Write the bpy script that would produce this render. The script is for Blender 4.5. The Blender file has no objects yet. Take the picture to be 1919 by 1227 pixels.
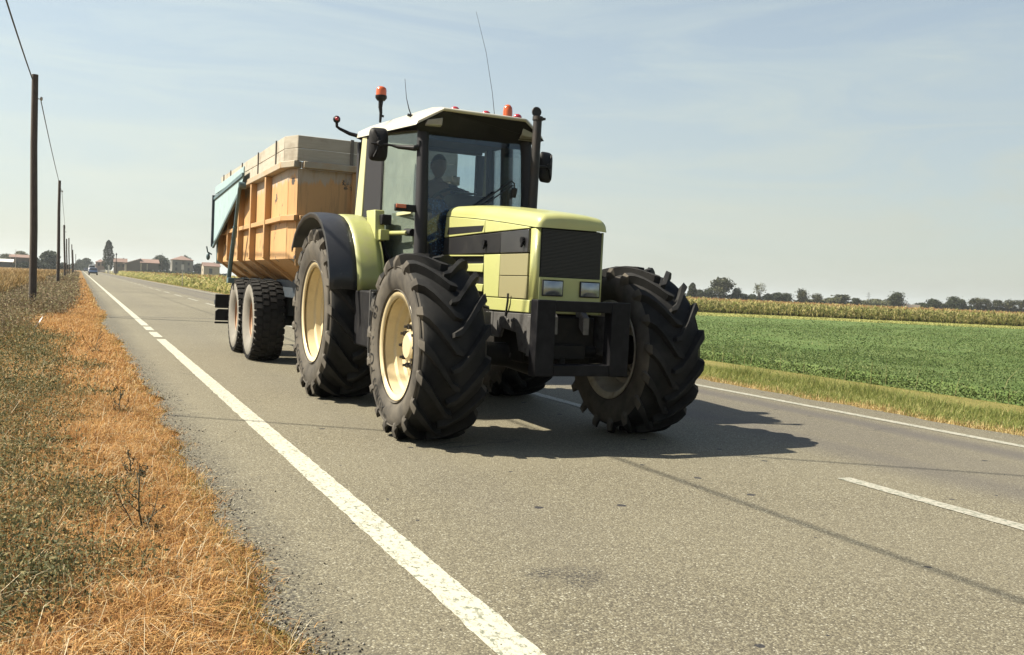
import bpy, bmesh, math, random
import numpy as np
from mathutils import Vector, Matrix, noise as mnoise
S = bpy.context.scene
COL = S.collection
PI = math.pi
random.seed(7)
RNG = np.random.default_rng(11)
KA = .74                      # common scale that lowers base colours to suit the raised exposure
ORG = {}                      # world origin of every thing, so that parts can be modelled in world metres

# ------------------------------------------------------------------ materials
def _n(nt, t, **kw):
    n = nt.nodes.new(t)
    for k, v in kw.items(): setattr(n, k, v)
    return n
def _mix(nt, fac, a, b, blend='MIX'):
    m = _n(nt, 'ShaderNodeMix', data_type='RGBA', blend_type=blend)
    for sock, v in ((m.inputs[0], fac), (m.inputs[6], a), (m.inputs[7], b)):
        if isinstance(v, bpy.types.NodeSocket): nt.links.new(v, sock)
        elif isinstance(v, (int, float)): sock.default_value = v
        else: sock.default_value = (*v, 1)
    return m.outputs[2]
def _noise(nt, co, scale, detail=4, rough=.55, dist=0):
    t = _n(nt, 'ShaderNodeTexNoise'); t.inputs['Scale'].default_value = scale
    t.inputs['Detail'].default_value = detail; t.inputs['Roughness'].default_value = rough; t.inputs['Distortion'].default_value = dist
    if co is not None: nt.links.new(co, t.inputs['Vector'])
    return t.outputs['Fac']
def _ramp(nt, fac, stops, interp='LINEAR'):
    r = _n(nt, 'ShaderNodeValToRGB'); r.color_ramp.interpolation = interp
    el = r.color_ramp.elements
    while len(el) < len(stops): el.new(.5)
    for e, (p, c) in zip(el, stops):
        e.position = p; e.color = (c, c, c, 1) if isinstance(c, (int, float)) else (*c, 1)
    nt.links.new(fac, r.inputs[0])
    return r.outputs[0]
def _math(nt, op, a, b=None, c=None):
    m = _n(nt, 'ShaderNodeMath', operation=op)
    for i, v in enumerate((a, b, c)):
        if v is None: continue
        if isinstance(v, bpy.types.NodeSocket): nt.links.new(v, m.inputs[i])
        else: m.inputs[i].default_value = v
    return m.outputs[0]
def _bump(nt, h, strength, dist, bsdf):
    b = _n(nt, 'ShaderNodeBump'); b.inputs['Strength'].default_value = strength; b.inputs['Distance'].default_value = dist
    nt.links.new(h, b.inputs['Height']); nt.links.new(b.outputs[0], bsdf.inputs['Normal'])
def _coord(nt, kind='Object'):
    return _n(nt, 'ShaderNodeTexCoord').outputs[kind]
def newmat(name):
    m = bpy.data.materials.new(name); m.use_nodes = True
    nt = m.node_tree; b = nt.nodes['Principled BSDF']
    return m, nt, b
def mat(name, col, rough=.5, metal=0, var=.12, vs=3.0, bump=0, bs=40, bd=.002, dirt=None, dirt_amt=.5, dirt_scale=6, spec=.5, coat=0, lo=.45):
    m, nt, b = newmat(name)
    col = tuple(x*KA for x in col); dirt = tuple(x*KA for x in dirt) if dirt is not None else None
    co = _coord(nt)
    f = _noise(nt, co, vs)
    c = _mix(nt, f, tuple(x*(1-var) for x in col), tuple(min(1, x*(1+var)) for x in col))
    if dirt is not None:
        d = _ramp(nt, _noise(nt, co, dirt_scale, 6, .65), [(lo, 0.0), (lo+.22, 1.0)])
        d = _math(nt, 'MULTIPLY', d, dirt_amt)
        c = _mix(nt, d, c, dirt)
        r = _math(nt, 'MULTIPLY_ADD', d, .35, rough)
        nt.links.new(r, b.inputs['Roughness'])
    else:
        b.inputs['Roughness'].default_value = rough
    nt.links.new(c, b.inputs['Base Color'])
    b.inputs['Metallic'].default_value = metal
    b.inputs['Specular IOR Level'].default_value = spec
    b.inputs['Coat Weight'].default_value = coat; b.inputs['Coat Roughness'].default_value = .12
    if bump: _bump(nt, _noise(nt, co, bs, 5), bump, bd, b)
    return m
def leafmat(name, stops, rough=.6, trans=.25, zone=None, zscale=.7):
    """colour differs from leaf to leaf; light partly passes through"""
    m, nt, b = newmat(name)
    g = _n(nt, 'ShaderNodeNewGeometry')
    r = g.outputs['Random Per Island']
    if zone is not None:
        z = _noise(nt, _coord(nt), zscale, 3, .6)
        z = _math(nt, 'MULTIPLY_ADD', _math(nt, 'SUBTRACT', z, .5), zone, 0)
        r = _math(nt, 'ADD', r, z)
    stops = [(p_, tuple(v*KA for v in c_)) for p_, c_ in stops]
    c = _ramp(nt, r, stops)
    nt.links.new(c, b.inputs['Base Color']); b.inputs['Roughness'].default_value = rough
    b.inputs['Specular IOR Level'].default_value = .25
    if trans:
        t = _n(nt, 'ShaderNodeBsdfTranslucent'); nt.links.new(c, t.inputs[0])
        mx = _n(nt, 'ShaderNodeMixShader'); mx.inputs[0].default_value = trans
        nt.links.new(b.outputs[0], mx.inputs[1]); nt.links.new(t.outputs[0], mx.inputs[2])
        nt.links.new(mx.outputs[0], nt.nodes['Material Output'].inputs[0])
    return m
def glassmat(name, tint, gloss=.12, dust=.05, filmcol=(.5, .55, .5)):
    m, nt, b = newmat(name); nt.nodes.remove(b)
    t = _n(nt, 'ShaderNodeBsdfTransparent'); t.inputs[0].default_value = (*tint, 1)
    g = _n(nt, 'ShaderNodeBsdfGlossy'); g.inputs['Roughness'].default_value = .03
    d = _n(nt, 'ShaderNodeBsdfDiffuse'); d.inputs[0].default_value = (*filmcol, 1)  # diffuse film: dust, and on the door glass painted sky as well
    lw = _n(nt, 'ShaderNodeLayerWeight'); lw.inputs[0].default_value = .35
    f = _math(nt, 'MULTIPLY_ADD', lw.outputs['Fresnel'], .6, gloss*.3)
    m1 = _n(nt, 'ShaderNodeMixShader'); nt.links.new(f, m1.inputs[0])
    nt.links.new(t.outputs[0], m1.inputs[1]); nt.links.new(g.outputs[0], m1.inputs[2])
    du = _math(nt, 'MULTIPLY', _ramp(nt, _noise(nt, _coord(nt), 5, 6, .65), [(.3, .5), (.75, 1.0)]), dust)
    m2 = _n(nt, 'ShaderNodeMixShader'); nt.links.new(du, m2.inputs[0])
    nt.links.new(m1.outputs[0], m2.inputs[1]); nt.links.new(d.outputs[0], m2.inputs[2])
    nt.links.new(m2.outputs[0], nt.nodes['Material Output'].inputs[0])
    return m

# ------------------------------------------------------------------ mesh builder
class MB:
    def __init__(s): s.v = []; s.f = []; s.m = []; s.cur = 0
    def add(s, vs, fs, mi=None):
        o = len(s.v); s.v += [tuple(p) for p in vs]
        for f in fs: s.f.append(tuple(i+o for i in f)); s.m.append(s.cur if mi is None else mi)
        return s
    def box(s, x0, x1, y0, y1, z0, z1):
        v = [(x, y, z) for z in (z0, z1) for y in (y0, y1) for x in (x0, x1)]
        return s.hexa(v)
    def hexa(s, v):   # order: (x0y0z0, x1y0z0, x0y1z0, x1y1z0, then the same at z1)
        return s.add(v, [(0, 2, 3, 1), (4, 5, 7, 6), (0, 1, 5, 4), (2, 6, 7, 3), (0, 4, 6, 2), (1, 3, 7, 5)])
    def beam(s, a, b, w, h, up=(0, 0, 1)):
        a, b = Vector(a), Vector(b); d = (b-a).normalized(); up = Vector(up)
        sd = d.cross(up)
        if sd.length < 1e-4: sd = d.cross(Vector((1, 0, 0)))
        sd.normalize(); u = sd.cross(d).normalized()
        v = []
        for k in (-1, 1):
            for p in (a, b):
                for q in (-1, 1): v.append(p+sd*q*w/2+u*k*h/2)
        return s.hexa(v)
    def tube(s, pts, r, n=12, cap=True):
        pts = [Vector(p) for p in pts]
        rr = r if isinstance(r, (list, tuple)) else [r]*len(pts)
        rows = []; prev = None
        for i, p in enumerate(pts):
            d = (pts[min(i+1, len(pts)-1)]-pts[max(i-1, 0)]).normalized()
            if prev is None:
                a = d.cross(Vector((0, 0, 1)))
                if a.length < .01: a = d.cross(Vector((0, 1, 0)))
            else: a = prev-d*prev.dot(d)
            a.normalize(); prev = a; b = d.cross(a)
            rows.append([p+(a*math.cos(2*PI*k/n)+b*math.sin(2*PI*k/n))*rr[i] for k in range(n)])
        v = [q for row in rows for q in row]; f = []
        for i in range(len(rows)-1):
            for k in range(n):
                k2 = (k+1) % n
                f.append((i*n+k, i*n+k2, (i+1)*n+k2, (i+1)*n+k))
        if cap: f.append(tuple(range(n-1, -1, -1))); f.append(tuple((len(rows)-1)*n+k for k in range(n)))
        return s.add(v, f)
    def lathe(s, prof, c=(0, 0, 0), axis='x', n=48, closed=False, sx=1):
        """prof = [(u, r)], turned about an axis through c"""
        v = []; f = []; m = len(prof)
        for k in range(n):
            a = 2*PI*k/n; ca, sa = math.cos(a), math.sin(a)
            for u, r in prof:
                if axis == 'x': v.append((c[0]+sx*u, c[1]-r*ca, c[2]+r*sa))
                elif axis == 'y': v.append((c[0]+r*ca, c[1]+u, c[2]+r*sa))
                else: v.append((c[0]+r*ca, c[1]+r*sa, c[2]+u))
        mm = m if closed else m-1
        for k in range(n):
            k2 = (k+1) % n
            for j in range(mm):
                j2 = (j+1) % m
                f.append((k*m+j, k*m+j2, k2*m+j2, k2*m+j))
        return s.add(v, f)
    def prism(s, poly, ext):
        n = len(poly); e = Vector(ext)
        v = [Vector(p) for p in poly]+[Vector(p)+e for p in poly]
        f = [tuple(range(n-1, -1, -1)), tuple(range(n, 2*n))]+[(i, (i+1) % n, n+(i+1) % n, n+i) for i in range(n)]
        return s.add(v, f)
    def grid(s, rows, close=False):
        n = len(rows[0]); v = [p for r in rows for p in r]; f = []
        for i in range(len(rows)-1):
            for k in range(n if close else n-1):
                k2 = (k+1) % n
                f.append((i*n+k, i*n+k2, (i+1)*n+k2, (i+1)*n+k))
        return s.add(v, f)
    def ball(s, c, r, n=16, sc=(1, 1, 1)):
        h = n//2
        pr = [(-math.cos(PI*i/h), math.sin(PI*i/h)) for i in range(h+1)]
        o = len(s.v); s.lathe([(u*r, max(q, .001)*r) for u, q in pr], (0, 0, 0), 'z', n)
        for i in range(o, len(s.v)):
            p = s.v[i]; s.v[i] = (p[0]*sc[0]+c[0], p[1]*sc[1]+c[1], p[2]*sc[2]+c[2])
        return s
    def build(s, name, mats, parent=None, bevel=0, seg=2, angle=38, loc=None, recalc=True, thick=0, dbl=0):
        if not isinstance(mats, (list, tuple)): mats = [mats]
        org = Vector(ORG.get(parent.name, (0, 0, 0))) if parent else (Vector(loc) if loc else Vector((0, 0, 0)))
        me = bpy.data.meshes.new(name)
        me.from_pydata([tuple(Vector(p)-org) for p in s.v], [], s.f)
        for m in mats: me.materials.append(m)
        me.polygons.foreach_set('material_index', s.m)
        if recalc or dbl:
            bm = bmesh.new(); bm.from_mesh(me)
            if dbl: bmesh.ops.remove_doubles(bm, verts=bm.verts, dist=dbl)
            if recalc: bmesh.ops.recalc_face_normals(bm, faces=bm.faces)
            bm.to_mesh(me); bm.free()
        me.polygons.foreach_set('use_smooth', [True]*len(me.polygons))
        me.set_sharp_from_angle(angle=math.radians(angle))
        o = bpy.data.objects.new(name, me); COL.objects.link(o)
        if parent:
            o.parent = parent; ORG[o.name] = tuple(org)
        else:
            o.location = org; ORG[o.name] = tuple(org)
        if thick:
            md = o.modifiers.new('shell', 'SOLIDIFY'); md.thickness = thick; md.offset = -1
        if bevel:
            md = o.modifiers.new('edges', 'BEVEL'); md.width = bevel; md.segments = seg; md.limit_method = 'ANGLE'
            md.angle_limit = math.radians(40); md.harden_normals = False
        return o
def tag(o, label=None, cat=None, group=None, kind=None):
    if label: o['label'] = label
    if cat: o['category'] = cat
    if group: o['group'] = group
    if kind: o['kind'] = kind
    return o
def thing(name, label, cat, loc, group=None):
    o = bpy.data.objects.new(name, None); o.empty_display_size = .2; COL.objects.link(o); o.location = loc
    ORG[o.name] = tuple(loc)
    return tag(o, label, cat, group)
def copy_tree(o, parent=None):
    c = o.copy(); COL.objects.link(c)
    if parent is not None: c.parent = parent
    for ch in list(o.children): copy_tree(ch, c)
    return c
def tri_mesh(name, V, T, m, kind='stuff', mats=None, mi=None):
    V = np.asarray(V, np.float32).reshape(-1, 3); T = np.asarray(T, np.int32)
    k = T.shape[1]
    me = bpy.data.meshes.new(name)
    me.vertices.add(len(V)); me.vertices.foreach_set('co', V.ravel())
    me.loops.add(T.size); me.loops.foreach_set('vertex_index', T.ravel())
    me.polygons.add(len(T)); me.polygons.foreach_set('loop_start', np.arange(0, T.size, k, dtype=np.int32))
    me.update(calc_edges=True)
    for q in (mats or [m]): me.materials.append(q)
    if mi is not None: me.polygons.foreach_set('material_index', np.asarray(mi, np.int32))
    o = bpy.data.objects.new(name, me); COL.objects.link(o)
    if kind: o['kind'] = kind
    return o
def blades(P, h, w, lean, rng, bend=.5):
    """grass blades as 3 triangles each, standing on the points P"""
    n = len(P); az = rng.uniform(0, 2*PI, n)
    d = np.stack([np.cos(az), np.sin(az), np.zeros(n)], 1)
    az2 = az+PI/2+rng.normal(0, .5, n)
    s = np.stack([np.cos(az2), np.sin(az2), np.zeros(n)], 1)*(w/2)[:, None]
    up = np.array([0, 0, 1.])
    mid = P+up*(h*.55)[:, None]+d*(h*lean*.35)[:, None]
    tip = P+up*(h*(1-bend*np.clip(lean, 0, 1.4)**2*.6))[:, None]+d*(h*lean)[:, None]
    V = np.stack([P-s, P+s, mid-s*.75, mid+s*.75, tip], 1).reshape(-1, 3)
    b = (np.arange(n)*5)[:, None]
    T = np.concatenate([b+np.array([[0, 1, 3]]), b+np.array([[0, 3, 2]]), b+np.array([[2, 3, 4]])], 1).reshape(-1, 3)
    return V, T
def leaves(P, size, rng, flat=.0, long=1.6):
    """small folded leaves (2 triangles) turned at random about the points P"""
    n = len(P)
    a = rng.normal(0, 1, (n, 3)); a[:, 2] *= (1-flat); a /= np.linalg.norm(a, axis=1)[:, None]
    b = rng.normal(0, 1, (n, 3)); b -= a*(a*b).sum(1)[:, None]; b /= np.linalg.norm(b, axis=1)[:, None]
    c = np.cross(a, b)
    s = size[:, None]
    V = np.stack([P-a*s*long/2, P+b*s/2+c*s*.12, P+a*s*long/2, P-b*s/2+c*s*.12], 1).reshape(-1, 3)
    q = (np.arange(n)*4)[:, None]
    T = np.concatenate([q+np.array([[0, 1, 2]]), q+np.array([[0, 2, 3]])], 1).reshape(-1, 3)
    return V, T
def join_tri(parts):
    V = []; T = []; o = 0
    for v, t in parts: V.append(v); T.append(t+o); o += len(v)
    return np.concatenate(V), np.concatenate(T)
# ------------------------------------------------------------------ camera
CAMR = Matrix(((0.902, 0.023, 0.431), (-0.429, -0.059, 0.901), (0.046, -0.998, -0.043)))
def make_camera():
    f, cx, cy = 1700., 959.5, 613.5
    a = Vector((150-cx, 503-cy, f)); b = Vector((1150-cx, 503+46-cy, f))
    yv = a.normalized(); up = a.cross(b).normalized()
    if up.y > 0: up = -up
    xv = yv.cross(up)
    if xv.x < 0: xv = -xv
    R = Matrix((xv, yv, up))                  # world = R @ (right, down, forward)
    rt, dn, fw = R.col[0], R.col[1], R.col[2]
    M = Matrix((( rt.x, -dn.x, -fw.x, 0), (rt.y, -dn.y, -fw.y, 0), (rt.z, -dn.z, -fw.z, 1.2), (0, 0, 0, 1)))
    cd = bpy.data.cameras.new('camera'); cd.sensor_width = 36; cd.lens = 36*f/1919.; cd.clip_start = .05; cd.clip_end = 20000
    c = bpy.data.objects.new('camera', cd); COL.objects.link(c); c.matrix_world = M; S.camera = c
make_camera()

# ------------------------------------------------------------------ light and sky
KX, KY = .87, -.36                             # shadow shift per metre of height
el = math.atan2(1, math.hypot(KX, KY)); saz = math.atan2(-KX, -KY)   # azimuth from +y towards +x
sd = bpy.data.lights.new('sun', 'SUN'); sd.energy = 5.0; sd.angle = math.radians(.53); sd.color = (1, .92, .76)
so = bpy.data.objects.new('sun', sd); COL.objects.link(so)
so.rotation_euler = Vector((KX, KY, -1)).to_track_quat('-Z', 'Y').to_euler(); so.location = (-30, 15, 40)
W = bpy.data.worlds.new('World'); S.world = W; W.use_nodes = True
nt = W.node_tree; bg = nt.nodes['Background']
sky = nt.nodes.new('ShaderNodeTexSky'); sky.sky_type = 'NISHITA'; sky.sun_disc = False
sky.sun_elevation = el; sky.sun_rotation = saz % (2*PI)
sky.altitude = 20; sky.air_density = 1.0; sky.dust_density = 1.5; sky.ozone_density = 1.0
tc = nt.nodes.new('ShaderNodeTexCoord')
mp = nt.nodes.new('ShaderNodeMapping'); mp.inputs['Scale'].default_value = (1.0, 1.5, 7.0); mp.inputs['Rotation'].default_value = (0.06, .05, .5)
nt.links.new(tc.outputs['Generated'], mp.inputs['Vector'])
cl = _noise(nt, mp.outputs[0], 2.6, 8, .62, .9)
cl = _ramp(nt, cl, [(.42, 0.0), (.60, .35), (.78, 1.0)])
sz_ = _n(nt, 'ShaderNodeSeparateXYZ'); nt.links.new(tc.outputs['Generated'], sz_.inputs[0])
thin = _n(nt, 'ShaderNodeMapRange', interpolation_type='SMOOTHSTEP'); nt.links.new(sz_.outputs[2], thin.inputs[0])
thin.inputs[1].default_value = 0; thin.inputs[2].default_value = .78; thin.inputs[3].default_value = .88; thin.inputs[4].default_value = .04
veil = _math(nt, 'MULTIPLY', thin.outputs[0], _math(nt, 'MULTIPLY_ADD', cl, .85, .76)); veil = _math(nt, 'MINIMUM', veil, .96)   # thin high cirrus over the clear sky
dt = _n(nt, 'ShaderNodeVectorMath', operation='DOT_PRODUCT'); nt.links.new(tc.outputs['Generated'], dt.inputs[0]); dt.inputs[1].default_value = Vector((-KX, -KY, 1)).normalized()
gl = _n(nt, 'ShaderNodeMapRange'); nt.links.new(dt.outputs['Value'], gl.inputs[0])       # the veil glows towards the sun
gl.inputs[1].default_value = -.4; gl.inputs[2].default_value = .55; gl.inputs[3].default_value = .90; gl.inputs[4].default_value = 1.34
vc = _n(nt, 'ShaderNodeVectorMath', operation='SCALE'); wf = _n(nt, 'ShaderNodeMapRange'); nt.links.new(sz_.outputs[2], wf.inputs[0]); wf.inputs[1].default_value = 0; wf.inputs[2].default_value = .24; wm = _mix(nt, wf.outputs[0], (4.35, 4.55, 3.92), (3.95, 4.50, 4.35)); nt.links.new(wm, vc.inputs[0]); nt.links.new(gl.outputs[0], vc.inputs['Scale'])
skc = _mix(nt, veil, sky.outputs[0], vc.outputs[0])
nt.links.new(skc, bg.inputs['Color']); bg.inputs['Strength'].default_value = .06
S.view_settings.view_transform = 'Standard'; S.view_settings.look = 'None'; S.view_settings.gamma = 1; S.view_settings.exposure = 1.30
S.cycles.max_bounces = 8; S.cycles.transparent_max_bounces = 16; S.cycles.caustics_reflective = False; S.cycles.caustics_refractive = False
S.cycles.use_denoising = True

# ------------------------------------------------------------------ ground, road, markings
def gh(x, y):
    """height of the land beside the road"""
    if x < .75:
        t = min(1, max(0, (.75-x)/1.2)); z = -.035+.10*t*t*(3-2*t)
        if x < -2: z -= .25*min(1, (-2-x)/4)
        return z
    if x < 8.2: return -.06
    return float(np.interp(x, [8.2, 8.8, 9.6, 10.4, 11.2, 12.5, 14, 16, 60], [-.03, -.04, -.09, -.15, -.20, -.27, -.34, -.42, -.5]))
GH = np.vectorize(gh)
def make_ground():
    xs = [-3000, -1200, -500, -200, -100, -50, -25, -14, -9, -6, -4.5, -3.2, -2.4, -2, -1.6, -1.2, -.8, -.4, 0, .3, .55, .8, 2, 4, 6, 8.1, 8.4, 8.8, 9.3, 9.8, 10.3, 10.8, 11.3, 12, 14, 20, 35, 60, 100, 200, 400, 900, 2000, 4000]
    ys = [-60, -25, -10, -4, 0]+[1+i*.6 for i in range(60)]+[40, 45, 52, 60, 75, 100, 140, 200, 300, 500, 900, 1600, 3000, 6000]
    mb = MB(); rows = []
    for y in ys:
        r = []
        for x in xs:
            z = gh(x, y)
            if -8 < x < .55 or 8.6 < x < 14: z += .035*mnoise.noise((x*1.3, y*1.1, 3.1))
            r.append((x, y, z))
        rows.append(r)
    mb.grid(rows)
    m, nt, b = newmat('soil')
    co = _coord(nt)
    c = _mix(nt, _ramp(nt, _noise(nt, co, 1.1, 6, .65), [(.35, 0.), (.65, 1.)]), (.14, .085, .036), (.26, .155, .055))
    sx = _n(nt, 'ShaderNodeSeparateXYZ'); nt.links.new(co, sx.inputs[0])
    rgt = _ramp(nt, _math(nt, 'MULTIPLY_ADD', sx.outputs[0], .1, -.85), [(0., 0.), (.06, 1.)])
    c = _mix(nt, rgt, c, _mix(nt, _noise(nt, co, 1.5, 5, .6), (.11, .115, .035), (.22, .18, .065)))
    nt.links.new(c, b.inputs['Base Color']); b.inputs['Roughness'].default_value = 1; b.inputs['Specular IOR Level'].default_value = .1
    _bump(nt, _noise(nt, co, 22, 6), .8, .03, b)
    tag(mb.build('ground', m, recalc=False), kind='structure')
make_ground()
# thin summer haze over the plain
def make_haze():
    m = bpy.data.materials.new('haze'); m.use_nodes = True; nt = m.node_tree
    nt.nodes.remove(nt.nodes['Principled BSDF'])
    v = nt.nodes.new('ShaderNodeVolumePrincipled'); v.inputs['Color'].default_value = (.86, .92, .95, 1); v.inputs['Density'].default_value = HAZE; v.inputs['Anisotropy'].default_value = .2
    nt.links.new(v.outputs[0], nt.nodes['Material Output'].inputs['Volume'])
    mb = MB(); mb.box(-3100, 4100, -200, 6100, -2, 40); o = mb.build('haze', m, loc=(0, 0, 0)); o['kind'] = 'stuff'
HAZE = .00022
make_haze()

def asphalt():
    m, nt, b = newmat('asphalt')
    co = _coord(nt)
    sx = _n(nt, 'ShaderNodeSeparateXYZ'); nt.links.new(co, sx.inputs[0]); X, Y = sx.outputs[0], sx.outputs[1]
    # stones of the surface course
    v = _n(nt, 'ShaderNodeTexVoronoi'); v.inputs['Scale'].default_value = 120; nt.links.new(co, v.inputs['Vector'])
    hs = _n(nt, 'ShaderNodeSeparateColor'); nt.links.new(v.outputs['Color'], hs.inputs[0])
    fine = _noise(nt, co, 190, 4, .8)
    st = _ramp(nt, hs.outputs[0], [(0., (.075, .064, .046)), (.28, (.19, .165, .113)), (.66, (.32, .283, .197)), (.90, (.41, .373, .273)), (1., (.68, .65, .54))])
    c = _mix(nt, _ramp(nt, fine, [(.32, 1.), (.62, 0.)]), st, (.07, .06, .045))
    # mortar-dark gaps between stones
    gap = _ramp(nt, v.outputs['Distance'], [(.35, 0.), (.8, .8)])
    c = _mix(nt, gap, c, (.09, .077, .056))
    # large soft blotches
    bl = _noise(nt, co, .55, 5, .55)
    c = _mix(nt, _ramp(nt, bl, [(.3, .0), (.75, .28)]), c, (.155, .137, .108))
    big = _noise(nt, co, .16, 4, .6, .6)
    c = _mix(nt, _ramp(nt, big, [(.42, 0.), (.62, .30)]), c, (.235, .21, .155))
    cv = _n(nt, 'ShaderNodeTexVoronoi', feature='DISTANCE_TO_EDGE'); cv.inputs['Scale'].default_value = .42
    cw = _n(nt, 'ShaderNodeTexNoise'); cw.inputs['Scale'].default_value = 2.2; cw.inputs['Detail'].default_value = 6; nt.links.new(co, cw.inputs['Vector'])
    cs = _n(nt, 'ShaderNodeVectorMath', operation='SCALE'); cs.inputs['Scale'].default_value = .35; nt.links.new(cw.outputs['Color'], cs.inputs[0])
    ca = _n(nt, 'ShaderNodeVectorMath', operation='ADD'); nt.links.new(co, ca.inputs[0]); nt.links.new(cs.outputs[0], ca.inputs[1]); nt.links.new(ca.outputs[0], cv.inputs['Vector'])
    ck = _math(nt, 'MULTIPLY', _ramp(nt, cv.outputs['Distance'], [(0., 1.), (.010, 0.)]), _ramp(nt, _noise(nt, co, .5, 3), [(.60, 0.), (.68, .8)]))
    c = _mix(nt, ck, c, (.045, .04, .035))
    # polished wheel tracks of the far lane, darker and cooler
    warp = _math(nt, 'MULTIPLY_ADD', _noise(nt, co, .35, 3), .5, -.25)
    xw = _math(nt, 'ADD', X, warp)
    tr = None
    for cx, wd, am in ((5.75, .60, .55), (7.12, .42, .75), (2.1, .5, .10), (6.4, 1.4, .38)):
        d = _math(nt, 'ABSOLUTE', _math(nt, 'SUBTRACT', xw, cx))
        s = _n(nt, 'ShaderNodeMapRange', interpolation_type='SMOOTHSTEP'); nt.links.new(d, s.inputs[0])
        s.inputs[1].default_value = 0; s.inputs[2].default_value = wd; s.inputs[3].default_value = am; s.inputs[4].default_value = 0
        tr = s.outputs[0] if tr is None else _math(nt, 'MAXIMUM', tr, s.outputs[0])
    c = _mix(nt, tr, c, (.086, .077, .078))
    # dark joint across the carriageway and the crumbling, tarry edge at the verge
    jn = _math(nt, 'LESS_THAN', _math(nt, 'ABSOLUTE', _math(nt, 'SUBTRACT', Y, 25.85)), .10)
    jn = _math(nt, 'MULTIPLY', jn, .75)
    c = _mix(nt, jn, c, (.06, .055, .055))
    ed = _n(nt, 'ShaderNodeMapRange'); nt.links.new(_math(nt, 'ADD', X, _math(nt, 'MULTIPLY_ADD', _noise(nt, co, 5, 5, .7), .5, -.25)), ed.inputs[0])
    ed.inputs[1].default_value = .72; ed.inputs[2].default_value = 1.0; ed.inputs[3].default_value = .9; ed.inputs[4].default_value = 0
    ed2 = _math(nt, 'MULTIPLY', ed.outputs[0], _ramp(nt, _noise(nt, co, 55, 5, .7), [(.46, 0.), (.54, 1.)]))
    c = _mix(nt, ed2, c, (.032, .029, .027))
    # oil stain and small tar spots
    def spot(px, py, r, am, sc):
        q = _n(nt, 'ShaderNodeVectorMath', operation='DISTANCE'); nt.links.new(co, q.inputs[0]); q.inputs[1].default_value = (px, py, 0)
        s = _n(nt, 'ShaderNodeMapRange', interpolation_type='SMOOTHSTEP'); nt.links.new(q.outputs['Value'], s.inputs[0])
        s.inputs[1].default_value = 0; s.inputs[2].default_value = r; s.inputs[3].default_value = 1; s.inputs[4].default_value = 0
        return _math(nt, 'MULTIPLY', _math(nt, 'MULTIPLY', s.outputs[0], am), _ramp(nt, _noise(nt, co, sc, 5, .7), [(.49, .0), (.55, 1.)]))
    for args in ((1.95, 3.27, .17, 1., 60), (1.80, 3.35, .13, 1., 50), (1.88, 3.18, .10, .9, 60), (1.88, 3.30, .24, .35, 14), (1.6, 2.75, .16, .4, 30)):
        c = _mix(nt, spot(*args), c, (.03, .028, .03))
    v2 = _n(nt, 'ShaderNodeTexVoronoi', voronoi_dimensions='2D'); v2.inputs['Scale'].default_value = 2.1; nt.links.new(co, v2.inputs['Vector'])
    s2 = _n(nt, 'ShaderNodeSeparateColor'); nt.links.new(v2.outputs['Color'], s2.inputs[0])
    tar = _math(nt, 'MULTIPLY', _math(nt, 'LESS_THAN', _math(nt, 'MULTIPLY_ADD', _noise(nt, co, 40, 3), .05, v2.outputs['Distance']), _math(nt, 'MULTIPLY_ADD', s2.outputs[0], .06, .03)), _math(nt, 'LESS_THAN', s2.outputs[1], .26))
    c = _mix(nt, tar, c, (.035, .033, .036))
    c = _mix(nt, 1.0, c, (.85, .865, .82), 'MULTIPLY')
    nt.links.new(c, b.inputs['Base Color']); b.inputs['Roughness'].default_value = .82; b.inputs['Specular IOR Level'].default_value = .3
    _bump(nt, _math(nt, 'SUBTRACT', fine, v.outputs['Distance']), .6, .004, b)
    return m
def strip_rows(xa, xb, ys, z, ja=.0, jb=.0, fr=3.0, seed=0., nx=2):
    rows = []
    for y in ys:
        a = xa+ja*mnoise.fractal((y*fr, seed, .3), 1., 2., 4); b = xb+jb*mnoise.fractal((y*fr, seed+9., .3), 1., 2., 4)
        rows.append([(a+(b-a)*i/(nx-1), y, z) for i in range(nx)])
    return rows
def spaced(y0, y1, d0=.05, g=.012):
    ys = [y0]; y = y0
    while y < y1:
        y += max(d0, abs(y)*g); ys.append(min(y, y1))
    return ys
mb = MB()
ys = [-60, -20, -5, 0]+spaced(1., 60, .06, .008)+[80, 120, 200, 320, 500, 800, 1300]
rows = []
for y in ys:
    a = .66+.10*mnoise.fractal((y*2.2, 1., .3), 1., 2., 5)
    if 17 < y < 26: a -= .16*math.sin((y-17)/9*PI)
    if y > 30: a -= .1
    b = 8.28+.10*mnoise.fractal((y*1.5, 7., .3), 1., 2., 4)
    rows.append([(a, y, -.012), (a+.05, y, 0)]+[(x, y, 0) for x in (1.2, 2.5, 4, 5.5, 7)]+[(b-.05, y, 0), (b, y, -.012)])
mb.grid(rows); tag(mb.build('road', asphalt(), recalc=False), kind='structure')

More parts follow.
